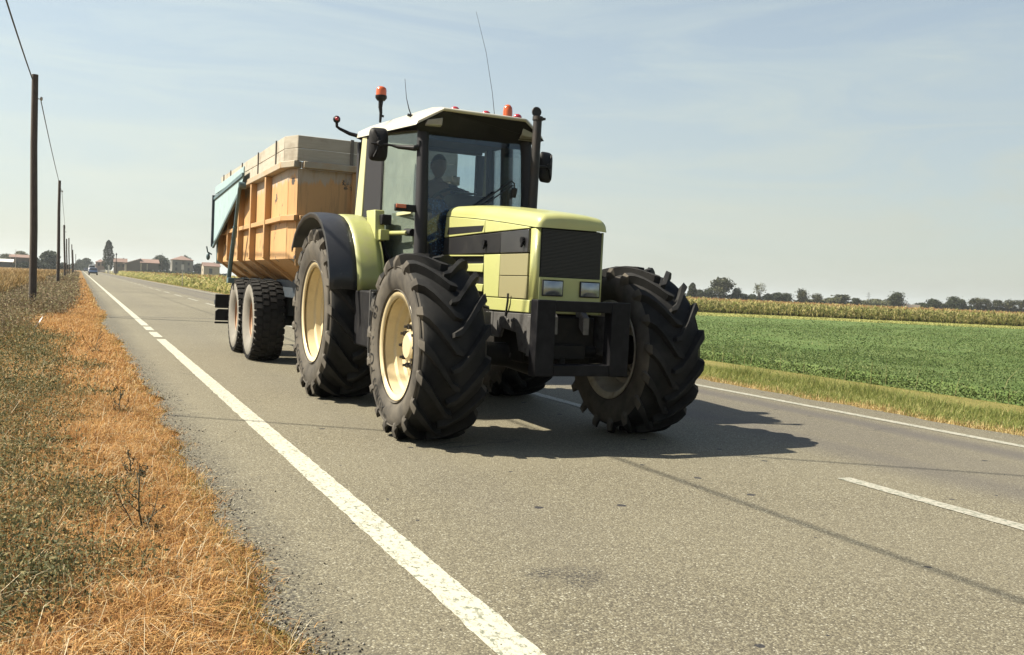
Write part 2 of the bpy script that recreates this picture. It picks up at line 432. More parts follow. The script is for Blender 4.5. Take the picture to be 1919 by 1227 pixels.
def paintmat(name, base, worn, amount):
    m, nt, b = newmat(name); co = _coord(nt)
    mp = _n(nt, 'ShaderNodeMapping'); mp.inputs['Scale'].default_value = (1, .55, 1); mp.inputs['Rotation'].default_value = (0, 0, .35); nt.links.new(co, mp.inputs[0])
    c = _mix(nt, _noise(nt, co, 3, 5, .6), tuple(x*.86 for x in base), base)
    v = _n(nt, 'ShaderNodeTexVoronoi', feature='DISTANCE_TO_EDGE'); v.inputs['Scale'].default_value = 16
    wv = _n(nt, 'ShaderNodeVectorMath', operation='ADD'); nt.links.new(mp.outputs[0], wv.inputs[0])
    nz = _n(nt, 'ShaderNodeTexNoise'); nz.inputs['Scale'].default_value = 20; nt.links.new(co, nz.inputs['Vector'])
    sc = _n(nt, 'ShaderNodeVectorMath', operation='SCALE'); sc.inputs['Scale'].default_value = .09; nt.links.new(nz.outputs['Color'], sc.inputs[0]); nt.links.new(sc.outputs[0], wv.inputs[1])
    nt.links.new(wv.outputs[0], v.inputs['Vector'])
    cr = _math(nt, 'MULTIPLY', _ramp(nt, v.outputs['Distance'], [(.0, 1.), (.07, 0.)]), _ramp(nt, _noise(nt, co, 5, 4, .6), [(.42, 0.), (.55, 1.)]))
    wn = _ramp(nt, _noise(nt, mp.outputs[0], 42, 6, .72), [(amount, 1.), (amount+.06, 0.)])
    f = _math(nt, 'MAXIMUM', _math(nt, 'MULTIPLY', cr, .85), wn)
    c = _mix(nt, f, c, worn)
    nt.links.new(c, b.inputs['Base Color']); b.inputs['Roughness'].default_value = .7
    _bump(nt, _noise(nt, co, 130, 4, .8), .4, .003, b)
    return m
M_line = paintmat('road_paint', (.44, .425, .34), (.14, .148, .105), .40)
M_line2 = paintmat('road_paint_worn', (.33, .315, .26), (.14, .148, .11), .43)
def line(name, segs, x, w, m):
    mb = MB()
    for a, b in segs: mb.grid(strip_rows(x-w/2, x+w/2, spaced(a, b, .02, .012), .004, .008, .008, 9., x))
    tag(mb.build(name, m, recalc=False), kind='structure')
line('edge_marking', [(-20, 0), (0, 17.35), (17.9, 19.4), (19.95, 21.25), (21.65, 600)], 1.335, .152, M_line)
line('verge_marking', [(-20, 0), (0, 600)], 7.63, .13, M_line2)
line('centre_marking', [(.59+7*k, 4.59+7*k) for k in range(-3, 40)], 4.77, .125, M_line2)
# ------------------------------------------------------------------ vehicle materials
YEL = (.475, .49, .185)
M_yel = mat('yellow_green_paint', YEL, .38, var=.06, vs=2.5, dirt=(.42, .38, .17), dirt_amt=.35, dirt_scale=5, coat=.35, bump=.02, bs=60)
M_yel2 = mat('fender_paint', (.37, .39, .13), .48, var=.08, vs=3, dirt=(.34, .32, .18), dirt_amt=.5, dirt_scale=9, coat=.15)
M_tan = mat('faded_tan_panel', (.27, .245, .125), .6, var=.07, vs=3)
M_blk = mat('black_plastic', (.016, .016, .018), .5, var=.3, vs=5, dirt=(.05, .047, .043), dirt_amt=.25, dirt_scale=7, spec=.16)
M_blkgloss = mat('black_panel', (.024, .024, .028), .3, var=.2, vs=3, dirt=(.07, .066, .062), dirt_amt=.35, dirt_scale=4)
M_iron = mat('greasy_iron', (.009, .0085, .008), .6, var=.4, vs=7, dirt=(.035, .031, .026), dirt_amt=.45, dirt_scale=12, bump=.3, bs=50, spec=.15)
M_grey = mat('bare_grey_steel', (.15, .147, .145), .5, metal=.4, var=.25, vs=8, dirt=(.06, .055, .05), dirt_amt=.7, dirt_scale=13, bump=.15)
M_frame = mat('worn_black_steel', (.007, .007, .009), .5, var=.3, vs=7, dirt=(.03, .029, .031), dirt_amt=.5, dirt_scale=10, bump=.2, bs=30, spec=.14)
M_cream = mat('cream_paint', (.54, .52, .42), .45, var=.05, vs=2, dirt=(.50, .45, .32), dirt_amt=.4, dirt_scale=4, coat=.2)
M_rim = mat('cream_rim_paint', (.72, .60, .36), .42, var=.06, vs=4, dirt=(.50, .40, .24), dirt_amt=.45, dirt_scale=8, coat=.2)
M_rimd = mat('dull_rim_paint', (.46, .43, .36), .5, var=.1, vs=4, dirt=(.20, .17, .13), dirt_amt=.6, dirt_scale=9)  # darker, greyer cream for the far-side wheels
def tyremat(name, tread, side, dust):
    """rubber: dust lies on the sidewall and between the bars"""
    m, nt, b = newmat(name); co = _coord(nt)
    mp = _n(nt, 'ShaderNodeMapping'); nt.links.new(co, mp.inputs[0])
    f = _ramp(nt, _noise(nt, co, 9, 6, .65), [(.3, 0.), (.75, 1.)])
    c = _mix(nt, f, tread, side)
    c = _mix(nt, _math(nt, 'MULTIPLY', _ramp(nt, _noise(nt, co, 2.6, 5, .6), [(.4, 0.), (.7, 1.)]), .7), c, dust)
    nt.links.new(c, b.inputs['Base Color']); b.inputs['Roughness'].default_value = .78; b.inputs['Specular IOR Level'].default_value = .12
    _bump(nt, _noise(nt, co, 120, 5, .7), .25, .003, b)
    return m
M_tread = tyremat('tread_rubber', (.010, .0104, .0112), (.0205, .0205, .0205), (.043, .0415, .039))
M_side = tyremat('dusty_sidewall', (.042, .039, .035), (.082, .074, .063), (.145, .128, .103))
M_letter = mat('raised_letters', (.022, .022, .024), .6)
M_amber = mat('amber_lens', (.62, .115, .018), .2, var=.05, coat=.6)
M_red = mat('red_lens', (.45, .03, .04), .25, var=.05, coat=.5)
M_lens, _nt, _b = newmat('headlight_lens')
_c = _coord(_nt); _w = _n(_nt, 'ShaderNodeTexWave'); _w.inputs['Scale'].default_value = 38; _w.inputs['Distortion'].default_value = 1.5; _nt.links.new(_c, _w.inputs['Vector'])
_nt.links.new(_mix(_nt, _noise(_nt, _c, 14, 4), (.10, .12, .14), (.42, .45, .47)), _b.inputs['Base Color']); _b.inputs['Metallic'].default_value = .75; _b.inputs['Roughness'].default_value = .16
_bump(_nt, _w.outputs['Fac'], .35, .004, _b)
M_mirror = mat('mirror_glass', (.7, .72, .73), .04, metal=1, var=0)
M_glass = glassmat('cab_glass', (.92, .95, .95), .06, .016, (.20, .26, .34))
M_wind = glassmat('windscreen_glass', (.76, .84, .88), .06, .05, (.10, .14, .20))
M_glassd = glassmat('dust_and_sky_door_glass', (.66, .74, .68), .35, .34, (.36, .43, .36))  # pale green film paints the reflected sky together with dust
M_shade = glassmat('blue_sun_strip', (.07, .14, .30), .04, .75, (.030, .062, .12))
M_rubber = mat('hose_rubber', (.02, .02, .022), .6, var=.2)
M_trim = mat('dark_cab_trim', (.022, .022, .027), .65, var=.2, vs=6, spec=.3)
M_exh = mat('sooty_exhaust', (.025, .023, .023), .55, metal=.3, var=.35, vs=9, dirt=(.075, .055, .04), dirt_amt=.5, dirt_scale=7, bump=.2)
M_chrome = mat('bright_metal', (.55, .54, .52), .25, metal=.9, var=.1)

# ------------------------------------------------------------------ wheels
def ag_tyre(R, w, rb, nl, hub, out, parent, text=True):
    """tractor tyre about hub (world); out = -1 when its outer face looks to -x"""
    hx, hy, hz = hub; hw = w/2
    mb = MB()
    lug = .060*R/.72
    Rc = R-lug
    prof = [(-hw*.74, rb-.01), (-hw*.86, rb+.012), (-hw*.98, rb+(Rc-rb)*.30), (-hw*1.02, rb+(Rc-rb)*.52), (-hw*.99, rb+(Rc-rb)*.74), (-hw*.90, Rc-.035),
            (-hw*.80, Rc-.016), (-hw*.45, Rc-.004), (0, Rc), (hw*.45, Rc-.004), (hw*.80, Rc-.016), (hw*.90, Rc-.035),
            (hw*.99, rb+(Rc-rb)*.74), (hw*1.02, rb+(Rc-rb)*.52), (hw*.98, rb+(Rc-rb)*.30), (hw*.86, rb+.012), (hw*.74, rb-.01)]
    nseg = 96; f0 = 0
    mb.lathe(prof, hub, 'x', nseg)
    m = len(prof)
    for i in range(len(mb.f)):
        j = i % (m-1)
        mb.m[i] = 1 if (j < 5 or j >= m-6) else 0
    def P(u, r, th): return (hx+u, hy-r*math.cos(th), hz+r*math.sin(th))
    def sec(u): return (u*.26/.26)
    k = hw/.26; q = R/.72
    st = [(-.035*k, R-.006, -.035*k, Rc-.02, .00, .024, .040), (.02*k, R-.001, .02*k, Rc-.02, .03, .040, .066), (.09*k, R, .09*k, Rc-.02, .155, .044, .072),
          (.16*k, R-.003, .155*k, Rc-.025, .285, .050, .082), (.215*k, R-.010, .205*k, Rc-.03, .375, .056, .092), (.252*k, R-.028, .235*k, Rc-.05, .425, .060, .098),
          (.272*k, R-.075*q, .245*k, R-.11*q, .452, .056, .090), (.270*k, R-.118*q, .252*k, R-.15*q, .462, .030, .055)]
    mb.cur = 0
    pitch = 2*PI/nl
    rnd = random.Random(nl)
    for s in (-1, 1):
        for i in range(nl):
            t0 = i*pitch+(pitch/2 if s > 0 else 0)+rnd.uniform(-.006, .006)
            v = []; mm = []
            for (ut, rt, ub, rbm, dth, wt, wb) in st:
                th = t0+dth*.72/R*(R/.72)**.25*1.05
                wt_, wb_ = wt*q/R/2*1.16, wb*q/R/2*1.10
                v += [P(s*ub, rbm, th-wb_), P(s*ut, rt, th-wt_), P(s*ut, rt, th+wt_), P(s*ub, rbm, th+wb_)]
            f = [(0, 1, 2, 3)]
            n = len(st)
            for a in range(n-1):
                for c in range(4):
                    c2 = (c+1) % 4
                    f.append((a*4+c, a*4+c2, a*4+4+c2, a*4+4+c))
            f.append(tuple((n-1)*4+c for c in (3, 2, 1, 0)))
            mb.add(v, f)
            L = len(mb.f)
            for z in range(L-1-4*2, L): mb.m[z] = 1      # the foot of the bar on the sidewall carries the dust
    # rings moulded in the sidewall
    for rr in (rb+.03, rb+(Rc-rb)*.80):
        mb.cur = 1
        uu = out*hw*(.93 if rr < rb+.1 else .985)
        mb.lathe([(uu-out*.004, rr-.006), (uu+out*.006, rr), (uu-out*.004, rr+.006)], hub, 'x', 72)
    if text:
        def word(txt, a0, rm, size):
            cu = bpy.data.curves.new('word', 'FONT'); cu.body = txt; cu.size = size; cu.extrude = .003; cu.space_character = 1.12
            to = bpy.data.objects.new('word', cu); COL.objects.link(to)
            dg = bpy.context.evaluated_depsgraph_get(); me = bpy.data.meshes.new_from_object(to.evaluated_get(dg))
            vs = [tuple(v.co) for v in me.vertices]; fs = [tuple(p.vertices) for p in me.polygons]
            COL.objects.unlink(to); bpy.data.objects.remove(to); bpy.data.meshes.remove(me); bpy.data.curves.remove(cu)
            xm = max(v[0] for v in vs)
            mb.cur = 2
            res = []
            for x, y, z in vs:
                r = rm+y; th = a0-x/rm
                # lie on the bulged sidewall
                tt = (r-rb)/(Rc-rb)
                ub = hw*(.86+.16*min(1, tt/.52)) if tt < .52 else hw*(1.02-.05*(tt-.52)/.22)
                res.append(P(out*(ub+.003+abs(z)), r, th))
            mb.add(res, fs, 2)
            return a0-xm/rm
        rm = rb+(Rc-rb)*.36; sz = (Rc-rb)*.46
        a = word('TAURUS', math.radians(262), rm, sz*.86)
        a = word('POINT 65', a-.10, rm, sz)
    return mb.build('tyre', [M_tread, M_side, M_letter], parent, angle=32)
def ag_rim(rb, w, hub, out, parent, m, depth):
    mb = MB(); hw = w/2
    p = [(-hw*.86, rb-.035), (-hw*.90, rb+.012), (-hw*.84, rb+.026), (-hw*.78, rb+.012), (-hw*.74, rb-.022), (-hw*.50, rb-.032), (-hw*.44, rb-.058), (-hw*.28, rb-.066),
         (-hw*.22, rb-.095), (hw*.30, rb-.105), (hw*.5, rb-.06), (hw*.8, rb-.03), (hw*.9, rb+.02)]
    mb.lathe(p, hub, 'x', 80, sx=1 if out < 0 else -1)
    return mb.build('rim', m, parent, angle=30, thick=.008, recalc=True)
def ag_hub(rb, w, hub, out, parent, m, depth):
    """dished disc with its ring of nuts; the wheel part that carries tyre and rim"""
    mb = MB(); sx = 1 if out < 0 else -1
    d = depth
    mb.lathe([(d+.05, rb-.10), (d+.035, rb-.16), (d-.02, rb*.58), (d-.03, rb*.50), (d-.06, rb*.49), (d-.062, rb*.29), (d-.10, rb*.27), (d-.115, rb*.22), (d-.118, .0)], hub, 'x', 64, sx=sx)
    mb.cur = 1
    for i in range(10):
        a = 2*PI*i/10
        c = (hub[0]+sx*(d-.06), hub[1]-rb*.39*math.cos(a), hub[2]+rb*.39*math.sin(a))
        mb.tube([c, (c[0]-sx*.035, c[1], c[2])], .022, 6)
        mb.tube([(c[0]-sx*.03, c[1], c[2]), (c[0]-sx*.06, c[1], c[2])], .012, 6)
    return mb.build('wheel', [m, M_exh], parent, angle=30)
def ag_wheel(hub, R, w, rb, nl, out, parent, m, depth, text):
    h = ag_hub(rb, w, hub, out, parent, m, depth)
    ag_tyre(R, w, rb, nl, hub, out, h, text); ag_rim(rb, w, hub, out, h, m, depth)
    return h

# ------------------------------------------------------------------ tractor
T = thing('tractor', 'yellow-green farm tractor with cream cab roof and big lugged tyres driving on the road', 'tractor', (3.4, 8.0, 0))
ag_wheel((2.445, 6.67, .715), .725, .53, .405, 17, -1, T, M_rim, -.04, True)
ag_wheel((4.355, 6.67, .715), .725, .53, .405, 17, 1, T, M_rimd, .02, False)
ag_wheel((2.43, 9.26, .865), .875, .60, .495, 19, -1, T, M_rim, .02, True)
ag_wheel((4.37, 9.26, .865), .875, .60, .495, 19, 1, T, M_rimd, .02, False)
XC = 3.4
# --- bonnet shell: lofted hood over flat flanks
def lerp(a, b, t): return a+(b-a)*t
def hoodline(y): return lerp(1.672, 1.850, (y-6.15)/1.85)-.012*math.sin(PI*min(1, max(0, (y-6.15)/1.85)))*-1
def topline(y):
    t = (y-6.12)/1.9
    return 1.775+.165*(1-(1-min(1, max(0, t)))**1.7)
rows = []
for y, sh, ins in ((6.085, -.085, .055), (6.088, -.05, .03), (6.10, -.022, .014), (6.13, -.006, .004), (6.18, 0, 0), (6.4, 0, 0), (6.7, 0, 0), (7.0, 0, 0), (7.3, 0, 0), (7.6, 0, 0), (7.85, 0, 0), (7.98, -.006, .003), (8.03, -.03, .012)):
    zt = topline(y)+sh; zb = hoodline(max(y, 6.12)); hw = .305-ins; r = min(.085, max(.02, (zt-zb)*.8))
    half = [(hw+.004, zb), (hw, zb+.02 if zt-zb > .05 else zb+.01)]
    for k in range(7):
        a = PI/2*k/6
        half.append((hw-r+r*math.cos(a), zt-r+r*math.sin(a)))
    half += [(hw*.45, zt+.010), (0, zt+.013)]
    rows.append([(XC-u, y, z) for u, z in half]+[(XC+u, y, z) for u, z in half[-2::-1]])
mb = MB(); mb.grid(rows); mb.add(rows[0], [tuple(range(len(rows[0])))]); mb.add(rows[-1], [tuple(range(len(rows[-1])-1, -1, -1))])
mb.build('bonnet', M_yel, T, angle=45, dbl=.0005)
# body core behind the flank panels
mb = MB(); mb.box(3.125, 3.675, 6.22, 8.0, 1.10, 1.70); mb.build('engine_bay', M_blk, T)
# flank panels: (y0,y1,z at y0 bottom, top ...) both sides
def flank(name, poly, m, th=.022, bevel=.006, off=0, sides=(-1, 1)):
    for s in sides:
        mb = MB(); x = XC+s*(.296+off)
        mb.prism([(x, y, z) for y, z in poly], (s*th, 0, 0)); mb.build(name, m, T, bevel=bevel)
bt = lambda y: lerp(1.655, 1.655, 0)-.004*(y-6.2)-.010*max(0, (y-7.07))   # upper edge of the black band
bb = lambda y: 1.476+.004*(y-6.2)
flank('side_panel', [(6.225, bt(6.225)+.008), (7.065, bt(7.065)+.008), (7.065, hoodline(7.065)-.006), (6.6, hoodline(6.6)-.006), (6.225, hoodline(6.225)-.006)], M_yel)
flank('side_panel', [(7.075, bt(7.075)+.008), (8.01, bt(8.01)+.008), (7.98, hoodline(7.98)-.006), (7.5, hoodline(7.5)-.006), (7.075, hoodline(7.075)-.006)], M_yel)
flank('black_band', [(6.225, bb(6.225)+.004), (6.73, bb(6.73)+.004), (6.73, bt(6.73)+.002), (6.225, bt(6.225)+.002)], M_blkgloss, .024)
flank('black_band', [(6.735, bb(6.735)+.004), (8.03, bb(8.0)+.004), (8.02, bt(8.0)), (6.735, bt(6.735))], M_blk, .022)
flank('side_panel', [(6.735, 1.124), (7.035, 1.124), (7.065, bb(7.06)-.004), (6.735, bb(6.735)-.004)], M_yel)
flank('filler_panel', [(6.225, 1.126), (6.73, 1.126), (6.73, 1.298), (6.225, 1.298)], M_tan, .020, .003)
flank('filler_panel', [(6.225, 1.303), (6.73, 1.303), (6.73, bb(6.73)-.004), (6.225, bb(6.225)-.004)], M_tan, .020, .003)
flank('lower_panel', [(6.16, 1.02), (6.95, 1.015), (7.03, 1.118), (6.225, 1.118), (6.16, 1.118)], M_yel, .024)
flank('side_panel', [(7.075, 1.325), (7.98, 1.345), (8.0, 1.40), (7.075, 1.40)], M_yel)
flank('side_panel', [(7.07, 1.16), (7.9, 1.18), (7.92, 1.235), (7.06, 1.225)], M_yel)
flank('side_panel', [(7.075, 1.462), (8.02, 1.472), (8.02, 1.486), (7.075, 1.472)], M_yel, .02, .002)
# dark air slots set proud of the yellow, each with a pressed rim
for s in (-1, 1):
    for (poly) in ([(7.12, 1.674), (7.93, 1.672), (7.90, 1.738), (7.09, 1.722)], ):
        mb = MB(); x = XC+s*.319; mb.prism([(x, y, z) for y, z in poly], (s*.003, 0, 0)); mb.build('air_slot', M_blk, T)
    for y in (6.30, 7.03):
        mb = MB(); c = Vector((XC+s*.322, y, 1.575)); mb.tube([c, c+Vector((s*.022, 0, 0))], .026, 12); mb.tube([c+Vector((s*.01, 0, -.02)), c+Vector((s*.02, 0, -.055))], [.016, .010], 8); mb.build('panel_latch', M_frame, T)
# nose: rounded yellow surround, black grille, two lamps
mb = MB(); z0, z1 = 1.02, 1.672; yf = 6.115
out = []
for (hw, y) in ((.30, 6.215), (.302, 6.19), (.300, 6.155), (.290, 6.13), (.272, yf)):
    out.append([(XC-hw, y, z0), (XC-hw, y, z1-.006)])
L = [[(XC-hw, y, z0+(0.02 if hw < .28 else 0)), (XC-hw, y, z1-.008)] for hw, y in ((.30, 6.22), (.302, 6.19), (.300, 6.155), (.290, 6.13), (.270, yf))]
Rr = [[(2*XC-a[0], a[1], a[2]) for a in p] for p in L[::-1]]
def pillar(rows_):
    m_ = MB(); m_.grid(rows_); m_.build('nose_pillar', M_yel, T, thick=.012, angle=50)
pillar(L); pillar(Rr)
mb = MB(); mb.box(XC-.27, XC+.27, yf-.002, yf+.03, 1.02, 1.298); mb.build('nose_panel', M_yel, T, bevel=.006)
mb = MB(); mb.box(XC-.268, XC+.278, yf+.004, yf+.03, 1.300, 1.662); mb.cur = 1
for i in range(34): z = 1.306+i*.0105; mb.box(XC-.258, XC+.262, yf-.002, yf+.006, z, z+.005)
mb.build('grille', [M_blk, M_blkgloss], T)
for x0, x1 in ((3.155, 3.338), (3.482, 3.662)):
    mb = MB(); cx, cz = (x0+x1)/2, 1.216; w2, h2 = (x1-x0)/2, .062
    mb.prism([(cx-w2, yf-.004, cz-h2), (cx+w2, yf-.004, cz-h2), (cx+w2, yf-.004, cz+h2), (cx-w2, yf-.004, cz+h2)], (0, -.012, 0))
    h = mb.build('headlight', M_blk, T, bevel=.008)
    rows = []
    for i in range(7):
        r = []
        for j in range(9):
            u, v = j/8*2-1, i/6*2-1
            r.append((cx+u*(w2-.010), yf-.0175-.012*(1-u*u)*(1-v*v), cz+v*(h2-.009)))
        rows.append(r)
    mb = MB(); mb.grid(rows); mb.build('lens', M_lens, h, angle=80)
# --- chassis, axle, engine
mb = MB()
mb.box(3.14, 3.66, 6.35, 9.6, .62, 1.14); mb.box(3.20, 3.60, 6.05, 6.4, .74, 1.0)
mb.tube([(3.4, 6.1, .8), (3.4, 6.9, .8)], .15, 16); mb.tube([(3.0, 9.26, .865), (3.8, 9.26, .865)], .20, 18)
mb.box(3.05, 3.75, 8.9, 9.7, .62, 1.45)
mb.tube([(3.16, 7.2, .75), (3.16, 7.9, .75)], .10, 14)
mb.build('chassis', M_iron, T, bevel=.012)
mb = MB(); mb.tube([(2.62, 6.67, .69), (2.8, 6.67, .68), (3.15, 6.67, .66), (3.4, 6.67, .64), (3.65, 6.67, .66), (4.0, 6.67, .68), (4.18, 6.67, .69)], [.11, .085, .10, .16, .10, .085, .11], 16)
for s in (-1, 1):
    mb.tube([(XC+s*.80, 6.67, .48), (XC+s*.80, 6.67, .95)], .075, 12); mb.tube([(XC+s*.80, 6.82, .66), (XC+s*.2, 6.86, .66)], .022, 10)
    mb.tube([(XC+s*.74, 6.67, .715), (XC+s*.93, 6.67, .715)], .13, 18)
mb.build('front_axle', M_iron, T)
for s in (-1, 1):     # grey side rails that carry the linkage frame
    x = XC+s*.30; mb = MB()
    mb.prism([(x, 6.02, .70), (x, 6.30, .72), (x, 6.36, .86), (x, 6.62, .88), (x, 6.66, .80), (x, 6.92, .80), (x, 6.95, 1.0), (x, 6.0, 1.015)], (s*.025, 0, 0))
    for y, z in ((6.05, .95), (6.12, .95), (6.05, .82), (6.12, .82), (6.42, .95), (6.50, .95)): mb.tube([(x, y, z), (x+s*.04, y, z)], .014, 6)
    mb.build('side_rail', M_grey, T, bevel=.004)
mb = MB(); mb.prism([(2.88, 6.72, .85), (3.02, 6.72, .85), (3.02, 6.72, 1.0), (2.86, 6.72, 1.0)], (0, .02, 0)); mb.build('axle_plate', M_grey, T)
for pts_, r_ in (([(3.07, 6.55, .98), (3.06, 6.50, 1.10), (3.06, 6.50, 1.16)], .009), ([(2.96, 6.85, .95), (2.95, 6.85, 1.15)], .006), ([(3.12, 6.9, 1.02), (2.9, 6.95, 1.08), (2.75, 7.0, .98)], .014), ([(3.1, 6.62, .62), (3.18, 6.55, .70), (3.3, 6.5, .66)], .02)):
    mb = MB(); mb.tube(pts_, r_, 8); mb.build('hydraulic_hose', M_rubber, T)
mb = MB()   # welded linkage frame in front of the nose
fy0, fy1 = 5.86, 5.97
mb.box(3.00, 3.155, fy0, fy1, .565, 1.128); mb.box(3.635, 3.80, fy0, fy1, .565, 1.128)
mb.box(3.156, 3.634, fy0+.003, fy1-.003, 1.045, 1.126); mb.box(3.156, 3.634, fy0+.003, fy1-.003, .567, .652)
mb.build('linkage_frame', M_frame, T, bevel=.006)
for x in (3.19, 3.46):
    mb = MB(); mb.prism([(x, 5.98, .87), (x, 5.98, 1.0), (x, 6.11, 1.10), (x, 6.11, .97)], (.05, 0, 0)); mb.build('frame_bracket', M_grey, T, bevel=.003)
for x in (3.02, 3.70):
    mb = MB(); mb.box(x, x+.08, 5.972, 6.06, .70, 1.0); mb.build('frame_bracket', M_grey, T, bevel=.003)
mb = MB(); mb.box(3.18, 3.5, 6.0, 6.2, .68, .79); mb.tube([(3.52, 6.08, .74), (3.62, 6.08, .74)], .05, 14); mb.tube([(3.3, 6.02, .62), (3.3, 6.02, .70)], .03, 10); mb.box(3.15, 3.65, 6.2, 6.3, .62, 1.02)
mb.build('hitch_block', M_iron, T, bevel=.006)
# fuel tank, steps
mb = MB(); mb.box(2.36, 2.84, 7.86, 8.42, .60, 1.12); mb.build('fuel_tank', M_blk, T, bevel=.02)
mb = MB(); mb.box(3.98, 4.44, 7.86, 8.42, .60, 1.12); mb.build('fuel_tank', M_blk, T, bevel=.02)
mb = MB(); mb.box(2.33, 2.62, 7.62, 7.84, .535, .565); mb.beam((2.36, 7.80, .56), (2.42, 7.85, .80), .02, .02); mb.box(2.333, 2.345, 7.835, 7.85, .56, 1.13); mb.box(2.34, 2.55, 7.84, 7.855, 1.112, 1.13)
mb.build('step', M_grey, T, bevel=.003)
# --- fenders: arched shells over the rear wheels
arc = [(8.30, 1.115), (8.32, 1.24), (8.37, 1.38), (8.45, 1.52), (8.56, 1.65), (8.70, 1.755), (8.87, 1.825), (9.05, 1.862), (9.25, 1.875), (9.5, 1.855), (9.72, 1.79), (9.92, 1.68), (10.06, 1.54)]
def fender(s):
    def sh(x0, x1, name, m, lip, drop=0.0):
        rows = []
        for i, (y, z) in enumerate(arc):
            t = i/(len(arc)-1)
            xin = XC+s*(XC-x1)
            r = []
            n = 5
            if lip:
                r.append((XC+s*(XC-x0)-0*s, y+(.035 if i < 3 else .02*(9.2-y)), z-.05+(.03 if i < 2 else 0)))
            for k in range(n+1):
                u = k/n
                r.append((XC+s*lerp(XC-x0, XC-x1, u), y, z+.012*math.sin(PI*u)))
            rows.append(r)
        mb = MB(); mb.grid(rows); mb.build(name, m, T, thick=.012, angle=50)
    sh(2.085, 2.345, 'fender_extension', M_blkfender, True)
    sh(2.348, 2.60, 'fender', M_yel2, False)
M_blkfender = mat('scuffed_fender_plastic', (.030, .031, .035), .42, var=.25, vs=5, dirt=(.16, .155, .15), dirt_amt=.55, dirt_scale=26, lo=.60)
fender(1); fender(-1)
for s in (1, -1):   # inner fender wall against the cab
    mb = MB(); x = XC-s*.80
    mb.prism([(x, y, z-.004) for y, z in arc[1:-1]]+[(x, 9.9, 1.15), (x, 8.42, 1.15)], (s*.02, 0, 0)); mb.build('fender_wall', M_yel2, T)
# --- cab
def side_x(y): return lerp(2.845, 2.64, (y-8.05)/1.45)          # left flank of the cab in plan
def both(fn):
    for s in (1, -1): fn(s)
mx = lambda s, x: x if s > 0 else 2*XC-x
def post_front(s):
    mb = MB(); mb.tube([(mx(s, 2.855), 8.03, 1.36), (mx(s, 2.855), 8.03, 1.6), (mx(s, 2.855), 8.05, 2.1), (mx(s, 2.86), 8.09, 2.5), (mx(s, 2.87), 8.12, 2.72)], [.062, .062, .058, .055, .055], 14)
    mb.build('front_post', M_trim, T)
both(post_front)
def post_rear(s):
    mb = MB()
    a, b = (8.90, 9.33) if s > 0 else (9.22, 9.33)
    mb.hexa([(mx(s, side_x(a)), a, 1.5), (mx(s, side_x(a)+.06), a, 1.5), (mx(s, side_x(b)), b, 1.5), (mx(s, side_x(b)+.06), b, 1.5),
             (mx(s, side_x(a)+.02), a+.04, 2.76), (mx(s, side_x(a)+.08), a+.04, 2.76), (mx(s, side_x(b)+.02), b+.02, 2.76), (mx(s, side_x(b)+.08), b+.02, 2.76)])
    mb.build('rear_post', M_trim, T, bevel=.006)
    mb = MB(); c, d = 9.36, 9.55
    mb.hexa([(mx(s, side_x(c)-.01), c, 1.5), (mx(s, side_x(c)+.05), c, 1.5), (mx(s, side_x(d)-.02), d, 1.5), (mx(s, side_x(d)+.06), d, 1.5),
             (mx(s, side_x(c)+.02), c-.02, 2.72), (mx(s, side_x(c)+.08), c-.02, 2.72), (mx(s, side_x(d)+.03), d-.10, 2.72), (mx(s, side_x(d)+.09), d-.10, 2.72)])
    mb.build('corner_panel', M_yelpale, T, bevel=.008)
M_yelpale = mat('pale_cab_paint', (.62, .60, .33), .45, var=.05, coat=.2)
both(post_rear)
def door(s):
    # glass of the door, from beside the front post to the rear post, reaching low at the front
    pts = [(8.10, 1.40), (8.62, 1.40), (8.78, 1.52), (8.90, 1.74), (8.93, 1.93), (8.96, 2.71), (8.13, 2.645)] if s > 0 else [(8.10, 1.40), (8.62, 1.40), (8.85, 1.72), (9.22, 1.93), (9.24, 2.71), (8.13, 2.645)]
    mb = MB(); mb.prism([(mx(s, side_x(y)+.012+.02*(z-1.5)), y, z) for y, z in pts], (s*.006, 0, 0)); d = mb.build('door_glass', M_glassd if s > 0 else M_glass, T)
    mb = MB(); q = [(mx(s, side_x(y)+.006+.02*(z-1.5)), y, z) for y, z in pts]
    mb.tube(q+[q[0]], .014, 8); mb.build('door_frame', M_trim, T)
    # lower trim inside the door and pull bar
    mb = MB(); mb.box(mx(s, 2.80)-.01, mx(s, 2.80)+.01, 8.15, 8.75, 1.86, 1.89); mb.build('door_bar', M_yelpale, T)
both(door)
mb = MB(); mb.hexa([(2.565, 8.52, 1.60), (2.665, 8.52, 1.60), (2.555, 8.72, 1.62), (2.655, 8.72, 1.62), (2.575, 8.60, 1.905), (2.675, 8.60, 1.905), (2.565, 8.86, 1.91), (2.665, 8.86, 1.91)]); mb.build('door_lock_cover', M_yel, T, bevel=.008)
mb = MB(); mb.box(2.62, 2.72, 8.50, 8.60, 1.76, 1.86); mb.build('door_handle', M_blk, T, bevel=.01)
mb = MB(); mb.box(2.60, 2.69, 8.46, 8.54, 1.61, 1.71); mb.tube([(2.69, 8.52, 1.68), (2.76, 8.15, 1.675)], .022, 10); mb.build('pull_bar', M_yel2, T, bevel=.004)
mb = MB(); mb.tube([(2.775, 8.22, 1.685), (2.80, 8.10, 1.68)], .036, 12); mb.build('door_hinge', M_blk, T)
mb = MB(); mb.beam((4.08, 8.78, 1.5), (4.05, 8.80, 2.70), .05, .20, (0, 1, 0)); mb.build('window_post', M_trim, T)
